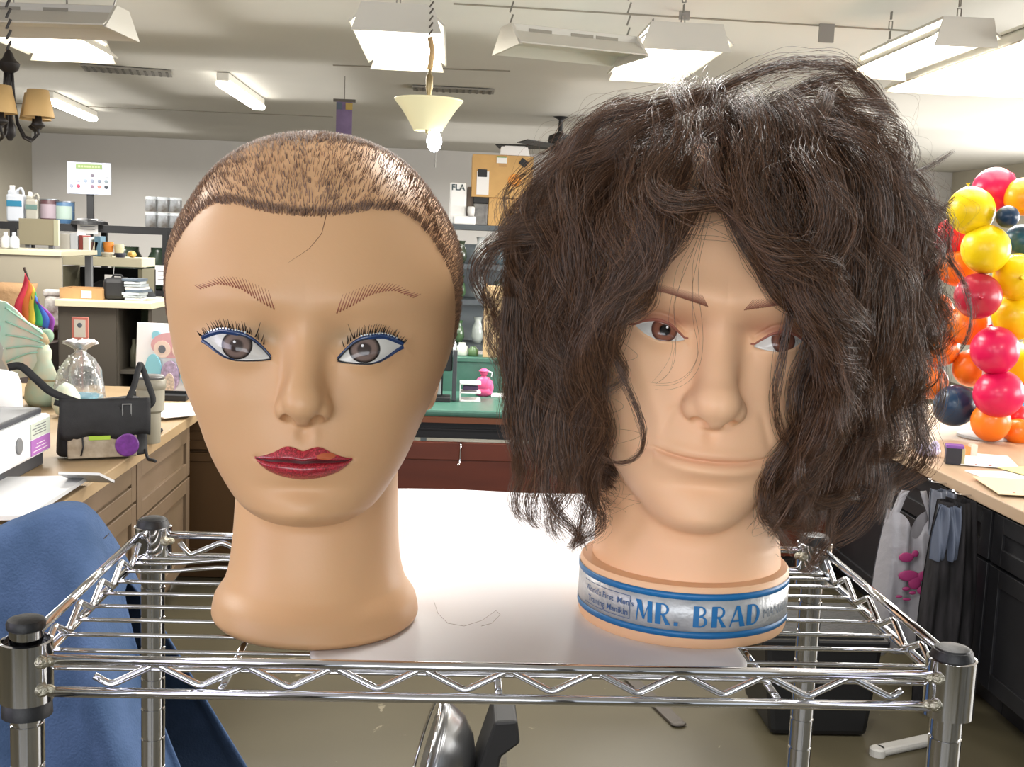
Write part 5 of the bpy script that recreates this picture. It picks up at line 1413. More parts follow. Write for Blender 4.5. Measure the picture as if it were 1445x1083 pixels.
# ------------------------------------------------------------ cubby on the counter end and the shelving beyond
cx, w, zb, h = rect(85, 430, 213, 525, 6.35)
t = T('cubby_cabinet', 'open grey brown cubby cabinet with cream top behind the flag', 'cabinet', (cx, 6.35, .0))
part(t, 'carcass', mat('dark_taupe_panel', '#4c463d', .7), lambda b: (b.box((-w*.19, .0, 1.16/2), (w*.62, .02, 1.16)), b.box((-w*.5, .25, .58), (.02, .5, 1.16)), b.box((w*.12, .25, .58), (.02, .5, 1.16)), b.box((w*.49, .25, .58), (.02, .5, 1.16)), b.box((0, .49, .58), (w, .02, 1.16)), b.box((0, .25, .02), (w, .5, .04)), b.box((w*.3, .25, .80), (w*.38, .46, .02))))
part(t, 'top', mat('cream_edge', '#d0c8ac', .6), lambda b: b.box((0, .24, 1.175), (w+.03, .56, .035), bev=.003))
part(t, 'green_lining', mat('olive_lining', '#4b553c', .8), lambda b: b.box((w*.305, .47, .98), (w*.36, .01, .33)))
part(t, 'bottle', mat('pale_bottle', '#a8a890', .4), lambda b: b.lathe([(.02, .81), (.022, .9), (.01, .94), (.01, .97)], (w*.20, .2, 0), 14), smooth=True)
part(t, 'bottle', MATS['pale_bottle'], lambda b: b.lathe([(.018, .81), (.020, .88), (.01, .92), (.01, .93)], (w*.27, .15, 0), 14), smooth=True)
TY = 6.35+.2; top = 1.1925
def on_top(px0, px1, py0, Yd=TY, z=top):
    a = atY(px0, py0, Yd); c = atY(px1, py0, Yd); return (a.x+c.x)/2, c.x-a.x, a.z - z
x, w2, h2 = on_top(93, 152, 405)
t = T('cardboard_box', 'open low cardboard box on the cubby cabinet', 'box', (x, TY, top))
part(t, 'carton', card, lambda b: (b.box((0, -.1, h2/2), (w2, .006, h2)), b.box((0, .1, h2/2), (w2, .006, h2)), b.box((-w2/2, 0, h2/2), (.006, .2, h2)), b.box((w2/2, 0, h2/2), (.006, .2, h2)), b.box((0, 0, .004), (w2, .2, .006))))
part(t, 'label', paper, lambda b: b.box((.03, -.1045, h2*.45), (.055, .003, .04)))
x, w2, h2 = on_top(150, 182, 388)
single('carry_case', 'black soft case leaning beside the cardboard box on the cubby', 'case', (x, TY, top), blk, lambda b: (b.box((0, 0, h2*.45), (w2, .16, h2*.9), bev=.025), b.tube([(-.03, 0, h2*.88), (-.02, 0, h2), (.02, 0, h2), (.03, 0, h2*.88)], .007, 8)))
r_ = random.Random(8); x, w2, h2 = on_top(182, 206, 385)
for k in range(8):
    single('magazine', ('lowest' if k == 0 else 'topmost' if k == 7 else ['second', 'third', 'fourth', 'fifth', 'sixth', 'seventh'][k-1]) + ' magazine from the bottom of the stack by the black case', 'magazine', (x+r_.uniform(-.012, .012), TY-.02, top + k*h2*.8/8), mat('mag_%d' % (k % 4), ['#d9d9d6', '#9fa7ad', '#c2c9cc', '#54616f'][k % 4], .5), lambda b: (b.box((0, 0, h2*.05), (w2, .15, h2*.085), bev=.002), b.box((w2/2-.003, 0, h2*.05), (.008, .152, h2*.09))), rz=r_.uniform(-.15, .15), group='magazines stacked on the cubby')
# beige hutch shelf with books, behind
HY = 8.2; cx, w, zb, h = rect(84, 362, 202, 378, HY)
t = T('hutch_shelf', 'cream hutch shelf full of books above the cubby cabinet', 'shelf', (cx, HY, 0))
part(t, 'shelf_board', mat('cream_edge', '#d0c8ac', .6), lambda b: b.box((0, .15, zb+h*.55), (w, .36, h*.8), bev=.004))
part(t, 'side_panel', mat('olive_panel', '#6f6a54', .7), lambda b: b.box((-w/2+.02, .17, zb/2), (.03, .34, zb)))
part(t, 'side_panel', MATS['olive_panel'], lambda b: b.box((w/2-.02, .17, zb/2), (.03, .34, zb)))
part(t, 'back_panel', mat('dark_void', '#26272a', .9), lambda b: b.box((0, .34, zb/2), (w, .01, zb-.02)))
part(t, 'lower_shelf', MATS['cream_edge'], lambda b: b.box((0, .17, zb-.35), (w, .30, .02)))
single('storage_bag', 'dark bag bulging out of the hutch under the cream shelf', 'bag', (cx+.05, HY+.12, zb-.338), mat('dark_bag', '#1d1f22', .6, bump=.3, bscale=40), lambda b: (b.ball((0, 0, .13), (.20, .10, .13), 24), b.ball((.16, 0, .12), (.14, .09, .12), 20)), smooth=True)
single('paper_label', 'white card label hanging under the cream hutch shelf', 'label', (cx+.10, HY-.06, zb-.10), paper, lambda b: (b.box((0, 0, .03), (.12, .005, .05)), b.tube([(0, 0, .05), (0, .02, .112)], .002, 5)))
zs_ = zb + h*.95 + .001
books = [(85, 100, 330, '#e3dfd6', 'wide white binder at the left end of the cream hutch shelf'), (100, 111, 329, '#dfe3ea', 'bluish white binder next to the wide white binder'), (112, 118, 332, '#8c3b34', 'narrow dark red book between white binders on the hutch'), (118, 127, 335, '#e9e6dc', 'short ivory book right of the dark red book')]
for (a, c, py, col, lb) in books:
    A = atY(a, py, HY+.05); C_ = atY(c, py, HY+.05); hh = A.z - zs_
    single('book', lb, 'book', ((A.x+C_.x)/2, HY+.12, zs_), [mat('bk'+col, col, .6), paper], lambda b: (b.box((0, 0, hh/2), ((C_.x-A.x)*.96, .18, hh), bev=.003), b.box((0, .006, hh/2+.002), ((C_.x-A.x)*.70, .176, hh), mi=1)), group='books on the cream hutch shelf')
misc = [(128, 134, 342, '#5c3a36', 'brown leaning book on the cream hutch shelf', .14), (134, 141, 341, '#c7bfa8', 'tan leaning booklet beyond the brown leaning book', .25), (136, 146, 333, '#5c7f94', 'small blue bottle box behind the leaning books', 0), (146, 160, 341, '#d8822c', 'bright orange tub on the cream hutch shelf', 0), (143, 160, 356, '#c9c2ae', 'pale flat dish in front of the orange tub', 0), (161, 175, 345, '#cfc8a8', 'cream crumpled packet right of the orange tub', 0), (162, 178, 357, '#353749', 'dark navy dish in front of the cream packet', 0), (180, 192, 354, '#b99345', 'mustard yellow lump at the right of the hutch shelf', 0)]
for (a, c, py, col, lb, ln) in misc:
    f_ = HY + (.02 if 'in front' in lb else .14); A = atY(a, py, f_); C_ = atY(c, py, f_); hh = max(.02, A.z - zs_); ww = C_.x-A.x
    kind = 'book' if 'book' in lb else 'dish' if 'dish' in lb else 'container'
    if 'tub' in lb or 'dish' in lb: fn = lambda b: b.lathe([(ww*.36, 0), (ww*.5, hh*.7), (ww*.52, hh*.72), (ww*.5, hh), (ww*.1, hh)], n=24)
    elif 'lump' in lb or 'packet' in lb: fn = lambda b: (b.ball((0, 0, hh*.5), (ww*.5, .05, hh*.5), 16), b.ball((ww*.2, -.01, hh*.42), (ww*.35, .05, hh*.42), 14))
    else: fn = lambda b: b.box((0, 0, hh/2), (ww*.9, .12, hh*.97), bev=.004, rot=Matrix.Rotation(ln, 3, 'Y'))
    single(kind, lb, kind, ((A.x+C_.x)/2, f_, zs_ + (.006 if ln else 0)), mat('ms'+col, col, .5), fn)
# beige partition board
cx, w, zb, h = rect(27, 309, 82, 346, 7.95)
t = T('partition_panel', 'beige freestanding board behind the flag, left of the binders', 'panel', (cx, 7.95, 0))
part(t, 'board', beige, lambda b: b.box((-.01, 0, zb+h/2), (w*.9, .03, h), bev=.003)); part(t, 'pale_edge', mat('pale_edge', '#d9d8b8', .6), lambda b: b.box((w*.47, -.002, zb+h/2), (.03, .034, h)))
part(t, 'stand', gry, lambda b: (b.box((-w*.3, .02, zb/2), (.03, .03, zb)), b.box((w*.3, .02, zb/2), (.03, .03, zb))))
# clutter table at far left
cx, w, zb, h = rect(-40, 349, 90, 356, 7.0)
t = T('side_table', 'cream topped work table with clutter at the far left', 'table', (cx, 7.0, 0))
part(t, 'tabletop', MATS['cream_edge'], lambda b: b.box((0, .3, zb), (w, .7, .03), bev=.003))
for sx in (-1, 1):
    for sy in (0.02, .6): part(t, 'leg', gry, lambda b: b.box((sx*(w/2-.04), sy, zb/2-.01), (.04, .04, zb-.02)))
part(t, 'pegboard_apron', mat('taupe_apron', '#a29a88', .7), lambda b: b.box((0, -.03, zb-.20), (w, .01, .37)))
TB = zb+.0155
for i, (px, rr_, hh, col, lb, kd) in enumerate(((8, .03, .10, '#e6e6e4', 'small white bottle at the left end of the work table', 'bottle'), (20, .03, .10, '#d5dbe2', 'small white bottle by the beige board', 'bottle'))):
    A = atY(px, 340, 7.2); single('bottle', lb, 'bottle', (A.x, 7.2, TB), mat('wb'+col, col, .4), lambda b: b.lathe([(rr_*.7, 0), (rr_, .008), (rr_, hh*.6), (rr_*.4, hh*.8), (rr_*.4, hh)], n=20), smooth=True)
bx = mat('kraft_bag', '#9c7b57', .8, bump=.3, bscale=40)
A = atY(14, 372, 6.6); single('paper_bag', 'crumpled brown paper bag at the far left edge', 'paper bag', (A.x, 6.62, TZ+.14), bx, lambda b: b.grid([[(.14*(1+.1*math.sin(k+i*2))*math.cos(2*PI*k/20), .07*math.sin(2*PI*k/20), .02+.05*i) for k in range(20)] for i in range(7)], closed_u=True), smooth=True, thick=.003)
t = T('display_stand', 'low dark stand of jars and trinkets at far left edge', 'display stand', (-2.62, 6.6, 0))
part(t, 'case', mat('taupe_case', '#5f5450', .7), lambda b: b.box((0, 0, .47), (.78, .34, .94), bev=.004))
part(t, 'glass_rows', mat('blue_jars', '#6e7891', .3, var=.5, vscale=16), lambda b: [b.lathe([(.022, .941), (.024, .99), (.012, 1.01), (.012, 1.02)], (-.34+.055*k, -.10, 0), 12) for k in range(13)] and None, smooth=False)
part(t, 'brown_jars', mat('brown_jars', '#4c302c', .3, var=.4, vscale=20), lambda b: [b.lathe([(.026, .941), (.028, 1.05), (.014, 1.08), (.014, 1.10)], (-.33+.066*k, .06, 0), 12) for k in range(11)] and None)
single('rag_bundle', 'striped white and maroon bundle leaning by the rainbow flag', 'cloth', (-2.23, 6.55, .945), mat('maroon_white', '#6b5552', .8, col2='#d9d6d0', vscale=16), lambda b: (b.box((0, 0, .16), (.13, .08, .20), bev=.03, rz=.2), b.box((.01, .0, .27), (.16, .07, .04), bev=.012, rz=.1)))

# ------------------------------------------------------------ black steel shelving along the back on the left
SY = 11.0; A = atY(0, 312, SY); Bq = atY(255, 318, SY); zt = (A.z+Bq.z)/2 - .02
t = T('steel_shelving', 'long black shelving unit below the wall poster on the left', 'shelving', ((A.x+Bq.x)/2, SY, 0)); L = Bq.x-A.x+1.2
part(t, 'shelf_board', blk, lambda b: b.box((0, .2, zt-.03), (L, .5, .07))); part(t, 'shelf_board', blk, lambda b: b.box((0, .2, zt-.62), (L, .5, .05))); part(t, 'shelf_board', blk, lambda b: b.box((0, .2, zt-1.2), (L, .5, .05)))
for k in range(5): part(t, 'upright', blk, lambda b: b.box((-L/2+.03+k*(L-.06)/4, -.03, (zt-.03)/2), (.05, .05, zt-.03))); part(t, 'upright', blk, lambda b: b.box((-L/2+.03+k*(L-.06)/4, .42, (zt-.03)/2), (.05, .05, zt-.03)))
def paint_can(px, py0, dz, col, lb, r=.085, lblcol=None, grp=None, Y=SY+.10, tall=1.0):
    A = atY(px, py0, Y); z0 = zt+.006; h = max(.05, A.z-z0-dz)
    t = T('paint_can', lb, 'can', (A.x, Y, z0+dz), 0., grp)
    part(t, 'can', mat('can_'+col, col, .4), lambda b: b.lathe([(r*.97, 0), (r, .006), (r, h-.008), (r*.97, h)], n=28), autosm=True)
    part(t, 'rim', mat('tin_rim', '#8d9197', .3, metal=.8), lambda b: b.lathe([(r*.98, h-.004), (r*1.04, h-.004), (r*1.04, h+.005), (r*.9, h+.005)], n=28, cap=False), autosm=True)
    part(t, 'label', mat('lbl_'+(lblcol or '#b9bcc2'), lblcol or '#b9bcc2', .5), lambda b: b.grid([[(r*1.01*math.cos(a), r*1.01*math.sin(a), z) for z in (h*.2, h*.8)] for a in np.linspace(-PI*.85, -PI*.15, 14)]), smooth=True)
    part(t, 'handle', MATS['tin_rim'], lambda b: b.tube([(r*1.03*math.cos(a), -.01-r*.5*math.sin(a)*1.0, h*.62-.03*math.sin(a)) for a in np.linspace(0, PI, 12)], .003, 5), smooth=True)
paint_can(70, 282, 0, '#4e3438', 'dark maroon paint can left of the wall poster stand', lblcol='#8d7f86')
paint_can(92, 285, 0, '#41607f', 'blue paint can closest to the poster stand', lblcol='#8f9f96')
def jug(px, py0, w, lb, c1, c2):
    A = atY(px, py0, SY+.1); z0 = zt+.006; h = A.z-z0; t = T('jug', lb, 'jug', (A.x, SY+.1, z0))
    part(t, 'body', mat('jug_'+c1, c1, .4), lambda b: (b.box((0, 0, h*.38), (w, .12, h*.76), bev=.018), b.box((-w*.18, 0, h*.80), (w*.5, .10, h*.14), bev=.012)))
    part(t, 'cap', paper, lambda b: b.lathe([(w*.16, h*.84), (w*.16, h), (w*.1, h)], (-w*.25, 0, 0), 16)); part(t, 'handle', MATS['jug_'+c1], lambda b: b.tube(smoothpts([(w*.02, 0, h*.85), (w*.25, 0, h*.93), (w*.40, 0, h*.84), (w*.42, 0, h*.68)]), .012, 8), smooth=True)
    part(t, 'label', mat('jl_'+c2, c2, .5), lambda b: b.box((0, -.061, h*.50), (w*.9, .004, h*.16)))
jug(23, 262, .155, 'white jug with blue band on the black shelf at left', '#b9bdc4', '#2a6f8c')
jug(47, 271, .120, 'smaller cream jug beside the blue banded jug', '#98958a', '#56706a')
jr = 0
for row in range(2):
    for k in range(3):
        A = atY(214+17*k, 289 if row == 0 else 268, SY+.1); r = .058; h = .135
        lb = ('lower' if row == 0 else 'upper') + ' row silver lidded jar, ' + ('at the left end' if k == 0 else 'in the middle' if k == 1 else 'at the right by the stubble')
        t = T('paint_jar', lb, 'jar', (A.x, SY+.1, zt+.006+row*(h+.012)), 0., 'jars stacked on the black shelf')
        part(t, 'jar', mat('jar_clear', '#a5a9ad', .2, col2='#6c665f', vscale=8), lambda b: b.lathe([(r*.95, 0), (r, .008), (r, h*.82), (r*.9, h*.86)], n=24), smooth=False, autosm=True)
        part(t, 'lid', mat('jar_lid', '#cfd4d8', .35), lambda b: b.lathe([(r*.98, h*.84), (r*.98, h), (r*.9, h+.004)], n=24), autosm=True)
# poster on stand
A = atY(126, 252, SY+.02); pw_ = atY(157, 252, SY+.02).x - atY(95, 252, SY+.02).x; ph_ = atY(126, 229, SY+.02).z - atY(126, 274, SY+.02).z
t = T('poster_stand', 'white chart board with green header and rows of coloured dots on stand', 'poster', (A.x, SY+.02, zt+.006)); bz = A.z-zt-.006
part(t, 'board', mat('poster_white', '#b4bacb', .5), lambda b: b.box((0, 0, bz), (pw_, .012, ph_), bev=.004))
part(t, 'green_header', mat('olive_green_print', '#71864e', .5), lambda b: b.box((0, -.008, bz+ph_*.37), (pw_*.60, .004, ph_*.15), bev=.002))
part(t, 'header_line', mat('pale_green_print', '#97a878', .5), lambda b: [b.box((-pw_*.22+pw_*.063*k, -.0105, bz+ph_*.37), (pw_*.045, .002, ph_*.055)) for k in range(8)] and None)
dc = ['#cfd3c0', '#5a505c', '#c9cdd0', '#c3c7ca', '#a3a7b3', '#8d91a0', '#7c8796', '#6d7485', '#67707f', '#6e7a80', '#7e8291', '#8d2f45', '#cfd3bd', '#6d5566', '#b0685f', '#23282f']
pos = [(k, 0) for k in (2, 3, 4, 5)] + [(k, 1) for k in range(6)] + [(k, 2) for k in range(6)]
for (k, r), c in zip(pos, dc): part(t, 'colour_dot', mat('dot'+c, c, .5), lambda b: b.lathe([(pw_*.042, 0), (pw_*.042, .004), (pw_*.03, .005)], (-pw_*.40+pw_*.158*k, -.006, bz+ph_*(.10-.175*r)), 18, M=Matrix.Rotation(PI/2, 3, 'X')))
part(t, 'stand', blk, lambda b: (b.box((0, .03, (bz-ph_*.3)/2), (pw_*.15, .03, bz-ph_*.3)), b.lathe([(pw_*.42, 0), (pw_*.40, .03), (pw_*.12, .06)], n=28)))
cx, w, zb, h = rect(108, 309, 137, 330, SY-.08)
single('paper_notice', 'white notice taped to the black shelf edge under the poster', 'notice', (cx, SY-.058, zb), [paper, gry], lambda b: (b.box((0, 0, h/2), (w, .003, h)), [b.box((0, -.0025, h*(.3+.2*k)), (w*.7, .001, .006), mi=1) for k in range(3)]))
cx, w, zb, h = rect(218, 375, 243, 403, SY-.08)
single('paper_notice', 'white notice on the shelving upright left of the cropped head', 'notice', (cx, SY-.058, zb), [paper, gry], lambda b: (b.box((0, 0, h/2), (w, .003, h)), [b.box((0, -.0025, h*(.3+.2*k)), (w*.7, .001, .006), mi=1) for k in range(3)]))
for i, (px, rr_, c, lb) in enumerate(((226, .14, '#2c3b2e', 'large dark green glass jar on the black shelving'), (178, .15, '#2f3a2c', 'dark green bundle on the shelving behind the hutch'), (256, .06, '#5d6963', 'grey green bottle by the ear side of the cropped head'))):
    A = atY(px, 345, SY+.1); single('glass_jar' if i == 0 else 'storage_jar', lb, 'jar', (A.x, SY+.15, zt-.59), mat('gj'+c, c, .25), lambda b: b.lathe([(rr_*.9, 0), (rr_, .02), (rr_, .28), (rr_*.7, .36), (rr_*.7, .40)], n=28), smooth=True)
for i, px in enumerate((20, 60, 105, 150, 190)):
    A = atY(px, 420, SY+.1); c = ['#55514c', '#6d6558', '#393c42', '#70695c', '#4b4f55'][i]
    single('storage_bin', ['grey bin on the lower black shelving at the far left', 'tan bin on the lower black shelving second from left', 'charcoal bin in the middle of the lower black shelving', 'sandy bin on the lower black shelving above the cubby', 'slate bin on the lower black shelving by the magazines'][i], 'bin', (A.x, SY+.18, zt-1.17), mat('bin'+c, c, .6), lambda b: (b.prism([(-.08, 0), (.08, 0), (.10, .30), (-.10, .30)], -.15, .15, 'y'), b.box((0, 0, .31), (.22, .33, .03), bev=.004)), group='bins on the lower black shelving')

# ------------------------------------------------------------ middle: reception desk with green top
DYY = 5.35
t = T('reception_desk', 'cherry wood desk with green top between the two heads', 'desk', (.70, DYY, 0))
part(t, 'desktop', greentop, lambda b: b.box((0, .33, .785), (2.36, .74, .034), bev=.012))
part(t, 'edge_trim', mat('walnut_trim', '#7a4526', .4), lambda b: b.box((0, -.012, .752), (2.32, .02, .030)))
part(t, 'recess', mat('black_recess', '#111114', .5), lambda b: (b.box((0, .05, .695), (2.30, .02, .085)), b.box((0, .02, .700), (2.28, .01, .006))))
part(t, 'front_panel', redwood, lambda b: (b.box((0, -.03, .605), (2.32, .03, .085), bev=.003), b.box((0, -.015, .345), (2.32, .03, .43))))
part(t, 'kick_base', blk, lambda b: b.box((0, .03, .065), (2.26, .04, .13)))
part(t, 'side_panel', redwood, lambda b: b.box((-1.145, .33, .385), (.03, .68, .765))); part(t, 'side_panel', redwood, lambda b: b.box((1.145, .33, .385), (.03, .68, .765)))
p = atY(651, 607, DYY-.07)
part(t, 'coat_hook', chrome, lambda b: b.tube(smoothpts([(p.x-.70, -.045, .645), (p.x-.70, -.07, .635), (p.x-.702, -.072, .57), (p.x-.708, -.085, .545), (p.x-.712, -.095, .555)]), .005, 8), smooth=True)
part(t, 'back_ledge', greentop, lambda b: (b.box((.1, .66, .885), (2.0, .03, .165)), b.box((.1, .74, .972), (2.02, .20, .025), bev=.004)))
D0 = .8025
# pink figure
p = atZ(682, 560, D0); t = T('figurine', 'bright pink torso-shaped figure on the green desktop', 'figure', (p.x, p.y+.02, D0)); pink = mat('hot_pink', '#e2568a', .4)
part(t, 'torso', pink, lambda b: (b.ball((0, 0, .060), (.046, .026, .045), 24), b.ball((0, 0, .025), (.050, .026, .028), 24), b.ball((-.036, 0, .045), (.016, .018, .040), 16), b.ball((.036, 0, .045), (.016, .018, .040), 16)), smooth=True)
part(t, 'head', pink, lambda b: (b.ball((0, 0, .122), (.020, .018, .020), 18), b.lathe([(.013, .095), (.012, .11)], n=16)), smooth=True)
part(t, 'cap_brim', pink, lambda b: b.lathe([(.026, .128), (.028, .132), (.020, .138), (.010, .144)], n=20), smooth=True)
part(t, 'chain', MATS['jar_lid'], lambda b: b.tube(smoothpts([(.020, -.01, .130), (.040, -.015, .125), (.038, -.02, .105)]), .003, 6), smooth=True)
cx, w, zb, h = rect(650, 527, 672, 558, 5.72)
t = T('desk_organizer', 'white two tier desk organizer holding purple stapler behind pink figure', 'organizer', (cx+.01, 5.66, D0))
part(t, 'tiers', paper, lambda b: [b.box((0, 0, z), (w*1.3, .12, .006)) for z in (.004, .045, .09)] + [b.box((-w*.65, 0, .047), (.005, .12, .09))] and None)
part(t, 'purple_stapler', mat('plum_plastic', '#4a2f52', .4), lambda b: b.box((0, -.01, .066), (w*1.0, .05, .022), bev=.006))
single('paper_slip', 'white slip of paper lying beside the pink figure', 'paper', (p.x+.085, p.y+.03, D0), paper, lambda b: (b.box((0, 0, .004), (.09, .10, .007), bev=.001), b.box((.004, .004, .009), (.08, .09, .002))))
# black terminal
cx, w, zb, h = rect(612, 470, 648, 562, 5.62)
t = T('card_terminal', 'black desk terminal and monitor beside the ear of the cropped head', 'terminal', (cx-.01, 5.62, D0))
part(t, 'screen', blk, lambda b: b.box((-.03, 0, .25), (.14, .03, .20), bev=.006)); part(t, 'neck', blk, lambda b: b.box((-.03, .02, .10), (.05, .03, .16))); part(t, 'base', blk, lambda b: b.box((-.03, 0, .012), (.13, .12, .024), bev=.004)); part(t, 'side_frame', mat('graphite', '#3c3e42', .4), lambda b: b.box((.052, -.01, .13), (.022, .05, .25), bev=.003))
part(t, 'keypad', mat('grey_keypad', '#8f9194', .5), lambda b: b.box((-.03, -.04, .075), (.035, .03, .08), bev=.004))
# tan upright box and green things
cx, w, zb, h = rect(680, 420, 702, 515, 5.95); t = T('cardboard_box', 'tall narrow tan carton on the ledge behind the pink figure', 'box', (cx+.02, 6.08, .985))
part(t, 'carton', mat('pale_kraft', '#bfa27a', .8), lambda b: b.box((0, 0, .19), (w*1.2, .09, .38), bev=.002)); part(t, 'flap', card, lambda b: b.box((-w*.62, 0, .36), (.004, .09, .06), rot=Matrix.Rotation(.4, 3, 'Y')))
cx, w, zb, h = rect(655, 460, 682, 512, 6.0)
for i, (dx, rr_, hh, c, lb) in enumerate(((-.06, .03, .07, '#c9cfc4', 'short pale jar on the ledge above the desk organizer'), (.0, .028, .05, '#4f6b45', 'little green jar on the ledge behind the pink figure'), (-.11, .02, .09, '#c7ccd2', 'slim grey bottle on the ledge by the black terminal'))):
    single('jar', lb, 'jar', (cx+dx, 6.08, .985), mat('lj'+c, c, .3), lambda b: b.lathe([(rr_*.9, 0), (rr_, .006), (rr_, hh*.7), (rr_*.6, hh*.85), (rr_*.6, hh)], n=20), smooth=True, group=None)

# tall shelving behind with boxes
TYY = 8.0; cx, w, zb, h = rect(632, 318, 735, 330, TYY)
t = T('display_shelving', 'grey metal shelving with glassware between the two heads', 'shelving', (cx+.12, TYY, 0)); W_ = 1.05
gm = mat('grey_steel', '#4c5358', .5)
for z in (.45, .85, 1.17, 1.42, zb+.04): part(t, 'shelf_board', gm, lambda b: b.box((0, .2, z), (W_, .45, .035)))
for sx in (-1, 1):
    for yy in (0, .4): part(t, 'upright', gm, lambda b: b.box((sx*(W_/2-.02), yy, (zb+.04)/2), (.035, .035, zb+.04)))
part(t, 'back_sheet', mat('pale_grey_sheet', '#8f989b', .6), lambda b: b.box((0, .43, 1.2), (W_, .01, .75)))
SZ = zb+.058; sx0 = cx+.12-W_/2
for (z, n, cols_) in ((1.1885, 7, ['#a9b9b2', '#55704f', '#c3ccca', '#3d4d3f', '#9fb4ad', '#6c8a62', '#cfd4d1']), (1.4385, 7, ['#bcc7c9', '#46503f', '#d6d9d6', '#6b8791', '#8fa3a0', '#3a4244', '#c2c8c5']), (.8685, 7, ['#7f8f86', '#4c6a48', '#b9c2bc', '#2f3836', '#9aa69c', '#566e58', '#c0c7c2'])):
    for k in range(n):
        rr_ = .045; hh = .13 + .03*((k*7) % 3); lvl = {1.1885: 'middle', 1.4385: 'upper', .8685: 'lower'}[z]
        od = ['leftmost', 'second', 'third', 'fourth', 'fifth', 'sixth', 'last'][k]
        c = cols_[k]; single('glass_vase', f'{od} glass vase from the left on the {lvl} shelf of the grey shelving', 'vase', (sx0+.11+.138*k, TYY+.18, z), mat('vs'+c, c, .15, spec=.8), lambda b: b.lathe([(rr_*.6, 0), (rr_, hh*.25), (rr_*.85, hh*.6), (rr_*.5, hh*.8), (rr_*.7, hh)], n=20), smooth=True, group='vases on the grey shelving')
def carton(label, px0, py0, px1, py1, Y, d, base=None, extras=None, cc=None):
    cx, w, zb_, h = rect(px0, py0, px1, py1, Y); z0 = zb_ if base is None else base; h = zb_+h-z0
    t = T('cardboard_box', label, 'box', (cx, Y, z0)); m_ = cc or mat('yellow_kraft', '#c9a066', .8, var=.05, vscale=10)  # yellowish kraft, the cartons' own colour
    part(t, 'carton', m_, lambda b: b.box((0, d/2, h/2), (w, d, h), bev=.003)); part(t, 'tape', mat('packing_tape', '#b5894e', .4), lambda b: (b.box((0, d/2, h+.001), (.05, d, .002)), b.box((0, -.001, h-.04), (.05, .002, .08))))
    if extras: extras(t, w, h)
    return t, z0+h
t1, z1 = carton('tall plain cardboard carton under the big labelled carton', 689, 281, 770, 328, TYY, .35, SZ)
def ex(t, w, h):
    part(t, 'white_label', paper, lambda b: b.box((-w*.32, -.002, h*.33), (w*.20, .003, h*.55))); part(t, 'black_square', blk, lambda b: b.box((-w*.33, -.0045, h*.56), (w*.15, .003, h*.18)))
    part(t, 'green_white_tag', paper, lambda b: b.box((w*-.02, -.002, h*.88), (w*.17, .003, h*.14))); part(t, 'green_edge', mat('tag_green', '#6f9a4a', .5), lambda b: b.box((w*-.02, -.004, h*.955), (w*.15, .003, h*.03)))
    part(t, 'black_sticker', blk, lambda b: b.box((w*.34, -.002, h*.84), (w*.13, .003, h*.16), rot=Matrix.Rotation(.6, 3, 'Y'))); part(t, 'orange_sticker', mat('orange_sticker', '#e0902c', .5), lambda b: b.lathe([(.045, 0), (.045, .003), (.03, .004)], (w*.20, 0, h*.42), 20, M=Matrix.Rotation(PI/2, 3, 'X')))
t2, z2 = carton('big kraft carton with white label and black square beside curly hair', 666, 219, 752, 281, TYY-.02, .38, z1+.003, ex)
cx, w, zb, h = rect(706, 208, 748, 220, TYY); single('foam_tray', 'white foam tray lying on the big labelled carton', 'tray', (cx, TYY+.10, z2+.003), paper, lambda b: (b.prism([(-w*.5, 0), (w*.5, 0), (w*.42, h), (-w*.46, h)], -.1, .1, 'y'), b.box((0, 0, h+.004), (w*.7, .16, .008), bev=.003)))
t = T('storage_case', 'black plastic case on the grey shelving under the labelled carton', 'case', (atY(678, 300, TYY).x, TYY, SZ)); cw = atY(689, 300, TYY).x-atY(667, 300, TYY).x
part(t, 'tub', mat('grey_clear_tub', '#6f6d6a', .4, var=.3, vscale=20), lambda b: b.box((0, .1, .075), (cw*.9, .2, .15), bev=.006)); part(t, 'lid', blk, lambda b: b.box((0, .1, .18), (cw*.96, .22, .055), bev=.004))
cx, w, zb, h = rect(634, 259, 671, 318, TYY-.02); t = T('appliance_box', 'bright white box with dark lettering on the grey shelving', 'box', (cx, TYY, SZ))
part(t, 'box', mat('bright_white', '#f4f4f2', .5), lambda b: (b.box((-w*.18, .1, h/2), (w*.62, .2, h), bev=.01), b.box((w*.1, .06, .03), (w*.85, .16, .06), bev=.01)))
part(t, 'brown_side', mat('dim_brown', '#6d5f53', .6), lambda b: b.box((w*.30, .12, h*.52), (w*.26, .16, h*.80), bev=.006))
part(t, 'white_cup', paper, lambda b: b.lathe([(w*.12, .06), (w*.14, .09), (w*.14, h*.42), (w*.10, h*.44)], (w*.34, -.02, 0), 20), smooth=True)
def flat_text(txt, size, loc, m, name, parent, thick=.001):
    cu = bpy.data.curves.new(name, 'FONT'); cu.body = txt; cu.size = size; cu.extrude = thick; cu.align_x = 'CENTER'; cu.offset = size*.02
    o = bpy.data.objects.new(name, cu); COL.objects.link(o); dg = bpy.context.evaluated_depsgraph_get(); me = bpy.data.meshes.new_from_object(o.evaluated_get(dg)); bpy.data.objects.remove(o)
    me.materials.clear(); me.materials.append(m); o = bpy.data.objects.new(name, me); COL.objects.link(o); o.parent = parent; o.location = loc; o.rotation_euler = (PI/2, 0, 0); return o
flat_text('FLA', h*.20, (-w*.18, -.003, h*.82), mat('dark_teal_print', '#33454a', .5), 'lettering', t)

